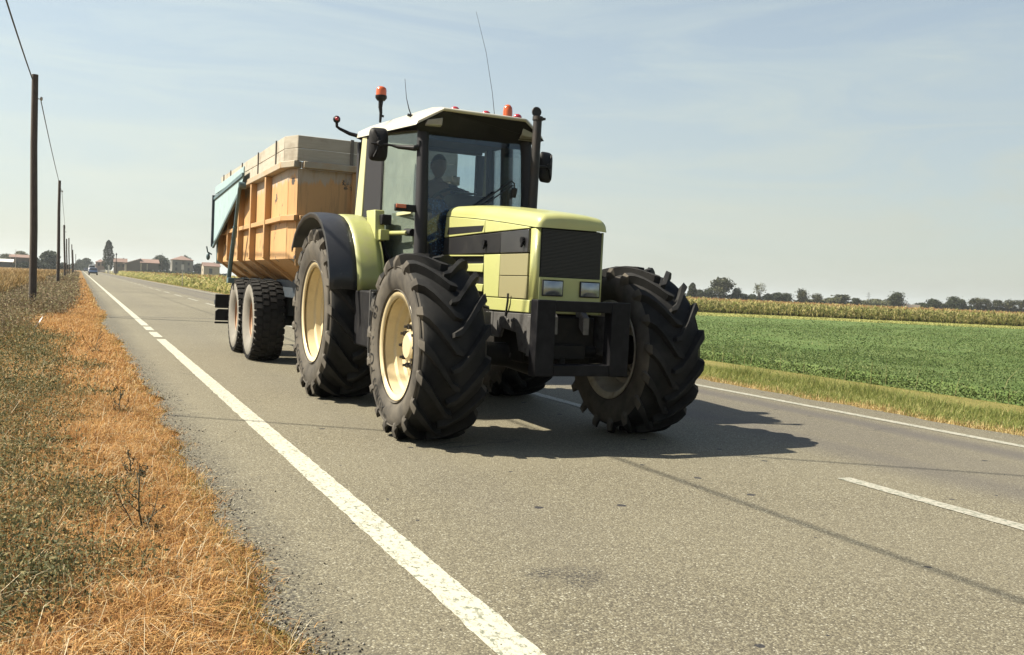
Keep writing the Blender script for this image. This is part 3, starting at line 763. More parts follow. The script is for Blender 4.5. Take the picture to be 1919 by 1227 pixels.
# windscreen, sun strip, rear and side rear glass
mb = MB(); mb.hexa([(2.90, 8.03, 1.45), (3.90, 8.03, 1.45), (2.90, 8.036, 1.45), (3.90, 8.036, 1.45), (2.91, 8.11, 2.68), (3.89, 8.11, 2.68), (2.91, 8.116, 2.68), (3.89, 8.116, 2.68)]); mb.build('windscreen', M_wind, T)
mb = MB(); mb.hexa([(2.91, 8.117, 2.565), (3.89, 8.117, 2.565), (2.91, 8.121, 2.565), (3.89, 8.121, 2.565), (2.915, 8.124, 2.68), (3.885, 8.124, 2.68), (2.915, 8.128, 2.68), (3.885, 8.128, 2.68)]); mb.build('sun_strip', M_shade, T)
mb = MB(); mb.box(2.75, 4.05, 9.60, 9.606, 1.75, 2.71); mb.build('rear_window', M_glass, T)
mb = MB()
mb.box(2.70, 4.10, 9.55, 9.595, 1.20, 1.78); mb.box(2.70, 4.10, 9.55, 9.64, 2.69, 2.74); mb.box(2.66, 2.76, 9.56, 9.63, 1.78, 2.69); mb.box(4.04, 4.14, 9.56, 9.63, 1.78, 2.69)
mb.build('rear_wall', M_trim, T, bevel=.01)
mb = MB(); mb.box(2.68, 4.12, 8.06, 9.55, 1.22, 1.30); mb.build('cab_floor', M_trim, T)
mb = MB(); mb.box(2.88, 3.92, 8.10, 8.16, 2.63, 2.72); mb.build('header_rail', M_trim, T)
# console, steering wheel, seat
mb = MB()
prof = [(8.12, 1.3), (8.14, 1.98), (8.20, 2.08), (8.34, 2.10), (8.46, 2.02), (8.50, 1.3)]
mb.prism([(3.19, y, z) for y, z in prof], (.46, 0, 0)); mb.build('dashboard', M_trim, T, bevel=.05, seg=4)
mb = MB(); mb.box(3.28, 3.46, 8.15, 8.30, 2.096, 2.106); mb.build('dash_top_patch', mat('pale_dash_patch', (.30, .31, .28), .6), T, bevel=.004)  # paler flat patch on the dashboard top
mb = MB()
c = Vector((3.34, 8.56, 2.05)); ax = Vector((0, .55, .83)).normalized(); a1 = Vector((1, 0, 0)); a2 = ax.cross(a1)
ring = [c+(a1*math.cos(t)+a2*math.sin(t))*.19 for t in [2*PI*i/28 for i in range(29)]]
mb.tube(ring, .016, 8, cap=False)
for t in (PI*.5, PI*1.17, PI*1.83): mb.tube([c-ax*.03, c+(a1*math.cos(t)+a2*math.sin(t))*.185], .012, 8)
mb.tube([c-ax*.02, c-ax*.30], .03, 10); mb.ball(c-ax*.01, .045, 12, (1, 1, .6)); mb.build('steering_wheel', M_rubber, T)
mb = MB(); mb.box(3.12, 3.62, 8.78, 9.22, 1.66, 1.78); mb.hexa([(3.14, 9.16, 1.76), (3.60, 9.16, 1.76), (3.14, 9.28, 1.76), (3.60, 9.28, 1.76), (3.18, 9.24, 2.32), (3.56, 9.24, 2.32), (3.18, 9.36, 2.32), (3.56, 9.36, 2.32)]); mb.box(3.2, 3.54, 8.85, 9.15, 1.3, 1.66)
mb.build('driver_seat', mat('seat_cloth', (.03, .032, .04), .85), T, bevel=.04, seg=3)
# crumpled patterned plastic sheet hanging inside the windscreen, low at the post
M_sheet, _nt, _b = newmat('patterned_plastic_sheet'); _c = _coord(_nt)
_v = _n(_nt, 'ShaderNodeTexVoronoi'); _v.inputs['Scale'].default_value = 42; _nt.links.new(_c, _v.inputs['Vector'])
_nt.links.new(_ramp(_nt, _v.outputs['Distance'], [(.0, (.60, .64, .68)), (.18, (.10, .22, .42)), (.5, (.02, .035, .08))]), _b.inputs['Base Color']); _b.inputs['Roughness'].default_value = .18; _b.inputs['Coat Weight'].default_value = .6  # pale, blue and dark speckle as base colour
rows = []
for i in range(22):
    z = 1.42+.60*i/21; r = []
    for j in range(16):
        u = j/15; x = 2.98+.20*u+.03*math.sin(i*.5); r.append((x, 8.16+.05*mnoise.noise((x*9, z*8, 1.))+.05*u, z))
    rows.append(r)
mb = MB(); mb.grid(rows); mb.build('plastic_sheet', M_sheet, T, thick=.004, angle=60)
# roof: cream cap with sloped edges; dark visor below its front
def roof():
    lo = [(2.98, 7.90, 2.80), (2.735, 7.97, 2.655), (2.645, 9.62, 2.735), (2.78, 9.80, 2.74)]
    hi = [(2.985, 7.885, 2.828), (2.90, 7.99, 2.835), (2.775, 9.55, 2.865), (2.85, 9.66, 2.865)]
    mid = [(2.98, 7.88, 2.812), (2.76, 7.975, 2.70), (2.66, 9.60, 2.80), (2.79, 9.76, 2.80)]
    def ring(h): return h+[(2*XC-x, y, z) for x, y, z in h[::-1]]
    top = [(3.05, 8.15, 2.885), (3.02, 8.3, 2.90), (2.95, 9.4, 2.91), (3.0, 9.5, 2.91)]
    R = [ring(lo), ring(mid), ring(hi), ring(top)]
    mb = MB(); mb.grid([[q for q in r]+[r[0]] for r in R]); mb.add(R[-1], [tuple(range(8))])
    mb.cur = 1; mb.add([(x, y, z-.002) for x, y, z in R[0]], [tuple(range(7, -1, -1))])
    return mb.build('roof', [M_cream, M_trim], T, bevel=.012, angle=30, dbl=.0008)
rf = roof()
mb = MB()
v = [(2.99, 7.905, 2.795), (3.81, 7.905, 2.795), (4.04, 7.98, 2.655), (3.93, 8.12, 2.63), (2.87, 8.12, 2.63), (2.76, 7.98, 2.655)]
mb.prism(v, (0, .012, -.022)); mb.build('visor', M_blk, T)
for s in (1, -1):
    mb = MB(); mb.hexa([(mx(s, 2.83), 7.955, 2.665), (mx(s, 2.99), 7.94, 2.675), (mx(s, 2.83), 8.04, 2.64), (mx(s, 2.99), 8.04, 2.64), (mx(s, 2.85), 7.945, 2.715), (mx(s, 2.99), 7.925, 2.745), (mx(s, 2.85), 8.04, 2.71), (mx(s, 2.99), 8.04, 2.73)])
    h = mb.build('work_lamp', mat('dim_lamp_lens', (.30, .29, .26), .3, var=.3, vs=20, coat=.4), T, bevel=.008)
# beacons, marker lamps, aerials
def beacon(base, zb, zt, r, stalk):
    x, y = base
    mb = MB()
    if stalk: mb.tube([(x, y, zb-.05), (x+.004, y, zb+.05), (x-.004, y, zb+.10), (x, y, zt-.13)], [.012, .016, .02, .026], 10); mb.tube([(x+.01, y, zb+.02), (x+.035, y, zb+.015)], .012, 8)
    z0 = zt-.145 if stalk else zb
    mb.lathe([(z0, .001), (z0, r*.7), (z0+.025, r*1.04), (z0+.05, r*1.04), (z0+.052, .001)], (x, y, 0), 'z', 24)
    h = mb.build('beacon', M_blk, T)
    mb = MB(); z1 = z0+.05
    mb.lathe([(z1, r*.96), (z1+(zt-z1)*.55, r*.96), (z1+(zt-z1)*.8, r*.86), (z1+(zt-z1)*.95, r*.5), (zt, .001)], (x, y, 0), 'z', 24); mb.build('lens', M_amber, h, angle=60)
beacon((2.715, 9.0), 2.87, 3.185, .056, True)
beacon((3.96, 8.62), 2.885, 3.10, .052, False)
for x, y in ((3.25, 8.3), (3.58, 8.3), (3.90, 8.25)):
    mb = MB(); mb.ball((x, y, 2.905), .045, 14, (1, .8, .75)); mb.build('marker_lamp', M_red, T)
mb = MB(); mb.tube([(2.83, 8.36, 2.80), (2.80, 8.36, 2.87), (2.775, 8.37, 2.97), (2.755, 8.38, 3.15)], [.006, .005, .003, .002], 6); mb.tube([(2.79, 8.36, 2.81), (2.87, 8.36, 2.80)], .014, 8); mb.build('aerial', M_rubber, T)
mb = MB(); mb.tube([(3.84, 8.65, 2.88), (3.79, 8.65, 3.2), (3.70, 8.65, 3.6), (3.57, 8.65, 3.99)], [.0035, .0025, .002, .0015], 6); mb.build('aerial', M_rubber, T)
mb = MB(); mb.tube([(2.66, 9.62, 2.76), (2.58, 9.66, 2.78), (2.47, 9.66, 2.82), (2.44, 9.66, 2.84), (2.435, 9.66, 2.89)], [.022, .02, .016, .016, .016], 8); mb.ball((2.435, 9.66, 2.915), .04, 14); h = mb.build('rear_lamp_arm', M_blk, T)
mb = MB(); mb.ball((2.428, 9.622, 2.915), .020, 10); mb.build('lens', M_red, h)
# mirrors
def mirror(s, c, tilt):
    cx, cy, cz = c
    mb = MB(); w2, h2 = .088, .157
    rows = []
    def rr(k, sc, dy):
        pts = []
        for i in range(32):
            t = 2*PI*i/32; e = .42
            ct, sn = math.cos(t), math.sin(t)
            u = w2*sc*abs(ct)**e*(1 if ct >= 0 else -1); v = h2*sc*abs(sn)**e*(1 if sn >= 0 else -1)
            pts.append((cx+u, cy+dy+u*tilt, cz+v))
        return pts
    rings = [rr(0, .04, -.05), rr(0, .35, -.045), rr(0, .75, -.03), rr(0, .95, -.008), rr(0, 1, .012), rr(0, .96, .014), rr(0, .93, .006)]
    mb.grid(rings, close=True)
    for a in ((.6, .85), (-.6, .85), (.6, -.85), (-.6, -.85), (-.95, 0)):
        mb.tube([(cx, cy-.055, cz), (cx+a[0]*w2*.93, cy-.022, cz+a[1]*h2*.93)], .009, 6)
    mb.lathe([(-.075, .001), (-.075, .026), (-.035, .034)], (cx, cy, cz), 'y', 16)
    h = mb.build('mirror', M_blk, T, angle=50)
    mb = MB(); mb.add(rr(0, .93, .008), [tuple(range(32))]); mb.build('mirror_glass', M_mirror, h)
    p = Vector((mx(s, 2.84), 8.08, cz-.02))
    mb = MB(); mb.tube([(cx, cy-.06, cz-.005), (cx+s*.10, cy-.08, cz-.008), (cx+s*.16, cy-.11, cz-.02), p-Vector((s*.06, 0, .02)), p], [.011, .011, .02, .028, .028], 10)
    mb.box(p.x-.03, p.x+.03, p.y-.03, p.y+.02, p.z-.055, p.z+.05); mb.build('mirror_arm', M_blk, T)
mirror(1, (2.515, 8.36, 2.50), -.25); mirror(-1, (4.30, 8.36, 2.46), .3)
# side indicator on its bracket
for s in (1, -1):
    mb = MB(); mb.box(min(mx(s, 2.60), mx(s, 2.84)), max(mx(s, 2.60), mx(s, 2.84)), 8.03, 8.075, 1.865, 1.93); h = mb.build('indicator', M_blk, T, bevel=.008)
    mb = MB(); mb.box(min(mx(s, 2.603), mx(s, 2.70)), max(mx(s, 2.603), mx(s, 2.70)), 8.018, 8.032, 1.893, 1.928); mb.build('lens', M_amber, h, bevel=.004)
# exhaust stack and wiper
mb = MB(); mb.tube([(3.86, 7.76, 1.5), (3.868, 7.76, 2.0), (3.88, 7.76, 2.80)], [.046, .044, .041], 18); mb.tube([(3.88, 7.76, 2.80), (3.881, 7.76, 2.835)], .05, 18); mb.box(3.91, 3.955, 7.74, 7.78, 2.81, 2.83)
mb.build('exhaust', M_exh, T)
mb = MB(); mb.lathe([(-.010, .001), (-.012, .047), (.0, .050), (.008, .046), (.010, .001)], (3.884, 7.80, 2.885), 'y', 24); mb.beam((3.884, 7.805, 2.84), (3.884, 7.805, 2.90), .018, .012, (0, 1, 0)); mb.build('exhaust_flap', M_exh, T)
mb = MB(); mb.tube([(3.36, 8.0, 1.95), (3.62, 8.01, 2.14), (3.755, 8.02, 2.24), (3.79, 8.02, 2.22), (3.79, 8.02, 2.15)], .008, 6); mb.tube([(3.40, 8.0, 1.93), (3.77, 8.01, 2.20)], .007, 6); mb.tube([(3.79, 8.04, 2.09), (3.79, 8.01, 2.17)], .03, 10); mb.build('wiper', M_rubber, T)
# ------------------------------------------------------------------ driver
def skin_body(name, pts, edges, m, parent=None, root=0, sub=2, org=None):
    me = bpy.data.meshes.new(name); org = Vector(org)
    me.from_pydata([tuple(Vector(p[:3])-org) for p in pts], edges, [])
    o = bpy.data.objects.new(name, me); COL.objects.link(o)
    if parent is not None: o.parent = parent
    else: o.location = org
    sk = o.modifiers.new('skin', 'SKIN'); sk.use_smooth_shade = True
    for i, p in enumerate(pts):
        d = me.skin_vertices[0].data[i]
        r = p[3]; d.radius = r if isinstance(r, tuple) else (r, r); d.use_root = (i == root)
    sb = o.modifiers.new('sub', 'SUBSURF'); sb.levels = sb.render_levels = sub
    me.materials.append(m)
    return o
M_skin = mat('skin', (.42, .25, .17), .55, var=.08)
M_shirt = mat('dark_shirt', (.035, .045, .085), .85, var=.2, vs=8)
M_short = mat('checked_shorts', (.06, .09, .17), .85, var=.5, vs=40)
M_hair = mat('short_dark_hair', (.025, .020, .016), .8)
def driver():
    o = (3.36, 9.0, 1.78)
    P = [(3.36, 9.02, 1.80, (.15, .12)), (3.36, 9.06, 1.95, (.15, .11)), (3.36, 9.05, 2.12, (.17, .11)), (3.36, 9.02, 2.22, (.13, .085)), (3.36, 8.99, 2.285, .055), (3.36, 8.97, 2.33, .052),
         (3.18, 9.01, 2.20, .066), (3.10, 8.90, 2.04, .050), (3.09, 8.86, 1.95, .046), (3.10, 8.72, 1.92, .036), (3.11, 8.62, 1.905, .028),
         (3.54, 9.01, 2.20, .066), (3.63, 8.90, 2.05, .050), (3.62, 8.84, 2.0, .046), (3.53, 8.68, 2.06, .036), (3.49, 8.60, 2.10, .028),
         (3.25, 8.98, 1.79, .095), (3.15, 8.70, 1.86, .078), (3.12, 8.58, 1.85, .060), (3.10, 8.56, 1.68, .056), (3.10, 8.58, 1.50, .040), (3.10, 8.58, 1.38, .036), (3.09, 8.46, 1.335, .034),
         (3.47, 8.98, 1.79, .095), (3.55, 8.70, 1.86, .078), (3.57, 8.58, 1.84, .060), (3.57, 8.52, 1.66, .054), (3.57, 8.50, 1.48, .040), (3.57, 8.50, 1.38, .036), (3.57, 8.38, 1.335, .034)]
    E = [(0, 1), (1, 2), (2, 3), (3, 4), (4, 5), (3, 6), (6, 7), (7, 8), (8, 9), (9, 10), (3, 11), (11, 12), (12, 13), (13, 14), (14, 15),
         (0, 16), (16, 17), (17, 18), (18, 19), (19, 20), (20, 21), (21, 22), (0, 23), (23, 24), (24, 25), (25, 26), (26, 27), (27, 28), (28, 29)]
    b = skin_body('person', P, E, M_skin, root=0, org=o)
    tag(b, 'driver in dark shirt sitting at the wheel inside the tractor cab', 'person')
    ORG[b.name] = o
    # head: egg with brow, nose, chin and ears
    mb = MB(); hx, hy, hz = 3.352, 8.955, 2.435
    rows = []
    for i in range(15):
        v = -1+2*i/14; r = []
        for j in range(24):
            a = 2*PI*j/24; rad = math.sqrt(max(.0004, 1-v*v))
            wx = .076*(1 if v > -.1 else 1-.22*(-v-.1)); wy = .098*(1 if v > -.3 else 1-.15*(-v-.3))
            x = rad*wx*math.sin(a); y = -rad*wy*math.cos(a); z = v*.125
            fr = max(0, math.cos(a))**8
            y -= fr*(.026*math.exp(-((v+.12)/.16)**2)+.006*math.exp(-((v-.22)/.1)**2)+.008*math.exp(-((v+.5)/.08)**2)+.012*math.exp(-((v+.78)/.14)**2))
            e = max(0, math.cos(abs(((a+PI) % (2*PI))-PI)-.42))**30; y += e*.010*math.exp(-((v-.08)/.09)**2)
            r.append((hx+x, hy+y, hz+z))
        rows.append(r)
    mb.grid(rows, close=True)
    for s in (-1, 1): mb.ball((hx+s*.079, hy+.012, hz-.005), .03, 10, (.35, .65, 1))
    mb.build('head', M_skin, b, angle=80)
    rows = []
    for i in range(8):
        t = i/7; r = []
        for j in range(24):
            a = 2*PI*j/24; back = .5-.5*math.cos(a)
            v = lerp(.50-.75*back**1.5, 1.0, t); rad = math.sqrt(max(.0006, 1-v*v))
            r.append((hx+rad*.083*math.sin(a), hy+.002-rad*.104*math.cos(a), hz+v*.131))
        rows.append(r)
    mb = MB(); mb.grid(rows, close=True); mb.build('hair', M_hair, b, angle=80, thick=.004)
    # clothes a little looser than the body
    sh = [(p[0], p[1], p[2], tuple(q+.016 for q in (p[3] if isinstance(p[3], tuple) else (p[3], p[3])))) for p in P]
    idx = [0, 1, 2, 3, 6, 7, 11, 12]; mp = {k: i for i, k in enumerate(idx)}
    skin_body('shirt', [sh[i] for i in idx], [(mp[a], mp[c]) for a, c in E if a in mp and c in mp], M_shirt, b, 0, 2, o)
    idx = [0, 16, 17, 23, 24]; mp = {k: i for i, k in enumerate(idx)}
    skin_body('shorts', [sh[i] for i in idx], [(mp[a], mp[c]) for a, c in E if a in mp and c in mp], M_short, b, 0, 2, o)
    # hands: palm, four unequal fingers and a thumb
    def hand(w, d, dn, side, curl):
        w, d, dn = Vector(w), Vector(d).normalized(), Vector(dn).normalized(); sd = d.cross(dn)*side
        pts = [(*w, .024), (*(w+d*.045), (.036, .017)), (*(w+d*.085), (.038, .015))]; ed = [(0, 1), (1, 2)]
        for k, (off, ln) in enumerate(((-.027, .066), (-.009, .076), (.009, .071), (.026, .056))):
            p = w+d*.085+sd*off; q = w+d*(.085+ln*.45)+sd*off*1.15+dn*ln*.15*curl; t = w+d*(.085+ln*.70)+sd*off*1.2+dn*ln*.55*curl; u = w+d*(.085+ln*.72)+sd*off*1.2+dn*ln*.95*curl
            n = len(pts); pts += [(*p, .0105), (*q, .0095), (*t, .0085), (*u, .0075)]; ed += [(2, n), (n, n+1), (n+1, n+2), (n+2, n+3)]
        n = len(pts); a = w+d*.03-sd*.034; pts += [(*a, .013), (*(a+d*.03-sd*.022+dn*.01), .011), (*(a+d*.055-sd*.022+dn*.028*curl), .009)]; ed += [(1, n), (n, n+1), (n+1, n+2)]
        skin_body('hand', pts, ed, M_skin, b, 0, 1, o)
    hand((3.11, 8.635, 1.915), (0, -1, -.12), (0, -.2, -1), 1, 1.0)
    hand((3.49, 8.615, 2.095), (-.1, -.7, .5), (0, -.6, -.8), -1, 1.0)
driver()

# ------------------------------------------------------------------ trailer
M_or = mat('faded_orange_paint', (.54, .31, .125), .55, var=.12, vs=1.6, dirt=(.38, .27, .15), dirt_amt=.55, dirt_scale=3.2, coat=.05, bump=.05, bs=30)
def peeled():
    m, nt, b = newmat('peeling_orange_paint'); co = _coord(nt)
    c = _mix(nt, _noise(nt, co, 1.6, 5), (.40, .225, .092), (.50, .30, .13))
    chip = _ramp(nt, _noise(nt, co, 3.1, 7, .62), [(.615, 0.), (.63, 1.)])
    c = _mix(nt, chip, c, (.06, .05, .045))
    sx = _n(nt, 'ShaderNodeSeparateXYZ'); nt.links.new(co, sx.inputs[0])
    mp = _n(nt, 'ShaderNodeMapping'); mp.inputs['Scale'].default_value = (9, 9, .9); nt.links.new(co, mp.inputs[0])
    st = _math(nt, 'ADD', sx.outputs[2], _math(nt, 'MULTIPLY', _noise(nt, mp.outputs[0], 1.2, 5), .42))
    g = _ramp(nt, st, [(.0, 0.), (1., 1.)])
    lim = _n(nt, 'ShaderNodeMapRange'); nt.links.new(st, lim.inputs[0]); lim.inputs[1].default_value = 2.60; lim.inputs[2].default_value = 2.64
    c = _mix(nt, _math(nt, 'MULTIPLY', lim.outputs[0], .8), c, (.33, .31, .27))
    rs = _ramp(nt, _noise(nt, mp.outputs[0], 2.5, 6, .6), [(.50, 0.), (.70, .7)])
    c = _mix(nt, rs, c, (.25, .16, .075))
    nt.links.new(c, b.inputs['Base Color']); b.inputs['Roughness'].default_value = .55
    _bump(nt, chip, .3, .003, b)
    return m
M_peel = peeled()
def boards():
    m, nt, b = newmat('weathered_boards'); co = _coord(nt)
    mp = _n(nt, 'ShaderNodeMapping'); mp.inputs['Scale'].default_value = (2, 2, 30); nt.links.new(co, mp.inputs[0])
    gr = _noise(nt, mp.outputs[0], 1.6, 7, .65, .4)
    c = _mix(nt, gr, (.24, .22, .175), (.43, .395, .325))
    c = _mix(nt, _ramp(nt, _noise(nt, co, 2.5, 6, .65), [(.52, 0.), (.68, .7)]), c, (.17, .14, .10))
    nt.links.new(c, b.inputs['Base Color']); b.inputs['Roughness'].default_value = .85
    _bump(nt, gr, .4, .006, b)
    return m
M_board = boards()
M_cap = mat('chipped_cap_rail', (.40, .355, .27), .6, var=.2, vs=5, dirt=(.44, .26, .11), dirt_amt=.6, dirt_scale=4)
M_blue = mat('pale_blue_paint', (.36, .50, .52), .5, var=.08, vs=2, dirt=(.25, .36, .36), dirt_amt=.5, dirt_scale=4)
M_teal = mat('dull_teal_steel', (.10, .17, .19), .5, metal=.1, var=.2, vs=5, dirt=(.06, .07, .07), dirt_amt=.5, dirt_scale=9)
M_strap = mat('grey_strap', (.15, .135, .115), .8, var=.2)
M_chas = mat('dark_blue_chassis', (.030, .045, .062), .6, var=.3, vs=5, dirt=(.05, .048, .045), dirt_amt=.6, dirt_scale=8)
M_ttread = tyremat('road_tyre_tread', (.012, .012, .0125), (.022, .021, .02), (.045, .042, .038))
M_tside = tyremat('pale_dusty_sidewall', (.15, .142, .125), (.205, .192, .168), (.24, .222, .19))
M_trim2 = mat('orange_rim_paint', (.50, .27, .14), .55, var=.15, dirt=(.42, .33, .24), dirt_amt=.7, dirt_scale=9)
TX0, TX1, TY0, TY1 = 2.22, 4.56, 11.22, 17.0
TR = thing('trailer', 'orange high-sided tipping trailer with weathered boards on top towed by the tractor', 'trailer', (3.39, 14, 0))
def side(s):
    X = lambda x: x if s > 0 else TX0+TX1-x
    zb, zt = 1.44, 2.545
    # flank: skin, ribs and waist rail are one pressing
    mb = MB()
    mb.hexa([(X(2.30), 11.40, zb), (X(2.33), 11.40, zb), (X(2.30), TY1, zb), (X(2.33), TY1, zb), (X(2.30), 11.40, zt), (X(2.33), 11.40, zt), (X(2.30), TY1, zt), (X(2.33), TY1, zt)])
    mb.hexa([(X(2.30), 11.3, zb), (X(2.33), 11.3, zb), (X(2.30), TY1, zb), (X(2.33), TY1, zb), (X(2.70), 11.45, 1.165), (X(2.73), 11.45, 1.165), (X(2.70), TY1, 1.165), (X(2.73), TY1, 1.165)])
    mb.build('side_panel', M_peel, TR)
    for y in (12.48, 13.62, 14.72, 15.85, 16.93):
        mb = MB()
        mb.prism([(X(2.215), y, zt), (X(2.215), y, zb+.02), (X(2.625), y, 1.15), (X(2.71), y, 1.165), (X(2.31), y, zb+.03), (X(2.31), y, zt)], (0, .075, 0))
        mb.build('rib', M_or, TR, bevel=.006)
    mb = MB()
    ys = [11.43, 12.475, 12.56, 13.615, 13.70, 14.715, 14.80, 15.845, 15.93, 16.925]
    for a, b in zip(ys[::2], ys[1::2]):
        mb.hexa([(X(2.225), a, 1.905), (X(2.31), a, 1.905), (X(2.225), b, 1.905), (X(2.31), b, 1.905), (X(2.225), a, 1.965), (X(2.31), a, 1.985), (X(2.225), b, 1.965), (X(2.31), b, 1.985)])
    mb.build('waist_rail', M_or, TR, bevel=.004)
    mb = MB()   # front corner: skewed face between flank and headboard
    mb.prism([(X(2.295), 11.42, zb), (X(2.295), 11.42, zt), (X(2.375), 11.22, zt), (X(2.375), 11.22, zb)], ((X(2.40)-X(2.375)), .012, 0)); mb.build('corner_panel', M_peel, TR)
    mb = MB(); mb.hexa([(X(2.225), 11.42, 1.905), (X(2.30), 11.43, 1.905), (X(2.33), 11.15, 1.905), (X(2.40), 11.215, 1.905), (X(2.225), 11.42, 1.97), (X(2.30), 11.43, 1.985), (X(2.33), 11.15, 1.97), (X(2.40), 11.215, 1.985)]); mb.build('waist_rail', M_or, TR, bevel=.004)
    # cap rail and boards
    mb = MB(); mb.hexa([(X(2.20), 11.42, 2.548), (X(2.33), 11.42, 2.548), (X(2.20), TY1, 2.548), (X(2.33), TY1, 2.548), (X(2.20), 11.42, 2.63), (X(2.33), 11.42, 2.63), (X(2.20), TY1, 2.63), (X(2.33), TY1, 2.63)])
    mb.hexa([(X(2.20), 11.415, 2.548), (X(2.33), 11.415, 2.548), (X(2.31), 11.14, 2.548), (X(2.42), 11.21, 2.548), (X(2.20), 11.415, 2.63), (X(2.33), 11.415, 2.63), (X(2.31), 11.14, 2.63), (X(2.42), 11.21, 2.63)])
    mb.build('cap_rail', M_cap, TR, bevel=.008)
    for k in range(2):
        mb = MB(); z0 = 2.633+k*.155
        for a, b in ((11.43, 12.9), (12.905, 14.4), (14.405, 15.85), (15.855, 16.98)):
            mb.box(min(X(2.24), X(2.275)), max(X(2.24), X(2.275)), a, b, z0, z0+.152+random.uniform(-.006, .004))
        mb.prism([(X(2.24), 11.42, z0), (X(2.275), 11.42, z0), (X(2.385), 11.20, z0), (X(2.35), 11.17, z0)], (0, 0, .153)); mb.build('sideboard', M_board, TR, bevel=.004)
    for y in (11.9, 13.2, 14.6, 15.8, 16.6):
        mb = MB(); mb.box(min(X(2.225), X(2.239)), max(X(2.225), X(2.239)), y, y+.035, 2.60, 2.95); mb.build('board_strap', M_strap, TR)
side(1); side(-1)
mb = MB()
mb.box(2.38, 4.40, 11.22, 11.25, 1.36, 2.545); mb.hexa([(2.38, 11.22, 1.36), (4.40, 11.22, 1.36), (2.38, 11.25, 1.36), (4.40, 11.25, 1.36), (2.66, 11.5, 1.185), (4.12, 11.5, 1.185), (2.66, 11.53, 1.185), (4.12, 11.53, 1.185)])
mb.build('headboard', M_peel, TR)
mb = MB(); mb.box(2.405, 4.375, 11.15, 11.218, 1.905, 1.97); mb.box(3.05, 3.13, 11.17, 11.218, 1.36, 1.90); mb.box(3.05, 3.13, 11.17, 11.218, 1.975, 2.545); mb.box(3.72, 3.80, 11.17, 11.218, 1.36, 1.90); mb.build('headboard_rail', M_or, TR, bevel=.004)
mb = MB(); mb.box(2.425, 4.355, 11.12, 11.25, 2.548, 2.63); mb.build('cap_rail', M_cap, TR, bevel=.008)
for k in range(2):
    mb = MB(); z0 = 2.633+k*.155; mb.box(2.352, 4.428, 11.165, 11.2, z0, z0+.15); mb.build('sideboard', M_boardsh if False else M_board, TR, bevel=.004)
for x in (3.0, 3.7):
    mb = MB(); mb.box(x, x+.04, 11.15, 11.164, 2.60, 2.95); mb.build('board_strap', M_strap, TR)
mb = MB()
for z in (1.5, 1.75, 2.05, 2.3): mb.box(3.25, 3.6, 11.08, 11.11, z, z+.03)
mb.box(3.22, 3.25, 11.08, 11.215, 1.42, 2.45); mb.box(3.60, 3.63, 11.08, 11.215, 1.42, 2.45); mb.build('ladder', M_or, TR, bevel=.004)
mb = MB(); mb.tube([(2.47, 11.215, 1.42), (2.47, 11.17, 1.42)], .05, 16); mb.build('front_lamp', M_chrome, TR, bevel=.006)
mb = MB(); mb.box(2.72, 4.06, 11.5, TY1-.02, 1.16, 1.20); mb.build('load_floor', M_or, TR)
# lifting tailgate with triangular side plates
mb = MB(); mb.box(2.20, 4.58, 17.02, 17.07, 1.40, 2.80); mb.box(2.3, 4.48, 17.07, 17.12, 2.0, 2.08); mb.build('tailgate', M_blue, TR, bevel=.006)
for s in (1, -1):
    X = lambda x: x if s > 0 else TX0+TX1-x
    pl = [(13.92, 2.70), (14.20, 2.46), (15.55, 2.10), (17.06, 1.70), (17.06, 2.56)]
    mb = MB(); mb.prism([(X(2.15), y, z) for y, z in pl], (s*.012, 0, 0)); mb.build('arm_plate', M_blue, TR)
    mb = MB(); q = [(X(2.145), y, z) for y, z in pl]
    for a, b in ((0, 4), (1, 2), (2, 3)): mb.beam(q[a], q[b], .05, .035, (1, 0, 0))
    mb.build('arm_plate_edge', M_teal, TR)
    mb = MB(); mb.beam((X(2.16), 13.95, 2.76), (X(2.16), 17.06, 2.70), .02, .13, (0, 0, 1)); mb.build('arm_beam', M_blue, TR, bevel=.006)
    mb = MB(); mb.beam((X(2.14), 17.10, 2.62), (X(2.14), 17.10, 1.70), .05, .06); mb.build('rear_post', M_chas, TR)
    mb = MB(); mb.tube([(X(2.12), 14.05, 2.52), (X(2.125), 14.4, 1.95)], .026, 12); mb.tube([(X(2.125), 14.4, 1.95), (X(2.13), 14.93, 1.16)], .034, 12)
    mb.tube([(X(2.10), 14.03, 2.55), (X(2.2), 14.03, 2.55)], .05, 12); mb.build('lift_cylinder', M_teal, TR)
    mb = MB(); mb.box(min(X(2.10), X(2.62)), max(X(2.10), X(2.62)), 14.80, 14.96, 1.08, 1.165); mb.build('wheel_beam', M_teal, TR, bevel=.006)
    mb = MB(); mb.box(min(X(2.62), X(2.74)), max(X(2.62), X(2.74)), 11.0, 16.9, .93, 1.178); mb.build('chassis_rail', M_chas, TR, bevel=.008)
mb = MB(); mb.beam((3.4, 9.75, .62), (3.4, 11.6, .80), .22, .16); mb.box(2.74, 4.04, 11.4, 11.55, .80, 1.17); mb.box(2.74, 4.04, 14.6, 14.8, .85, 1.17); mb.box(2.78, 4.0, 11.9, 13.0, .50, 1.15); mb.tube([(2.95, 11.3, .5), (2.95, 11.3, 1.1)], .05, 10); mb.build('drawbar', M_chas, TR, bevel=.01)
for y in (13.40, 14.78):
    mb = MB(); mb.tube([(2.5, y, .58), (4.28, y, .58)], .075, 12); mb.box(2.70, 2.80, y-.3, y+.3, .66, .92); mb.box(3.98, 4.08, y-.3, y+.3, .66, .92); mb.build('axle', M_chas, TR)
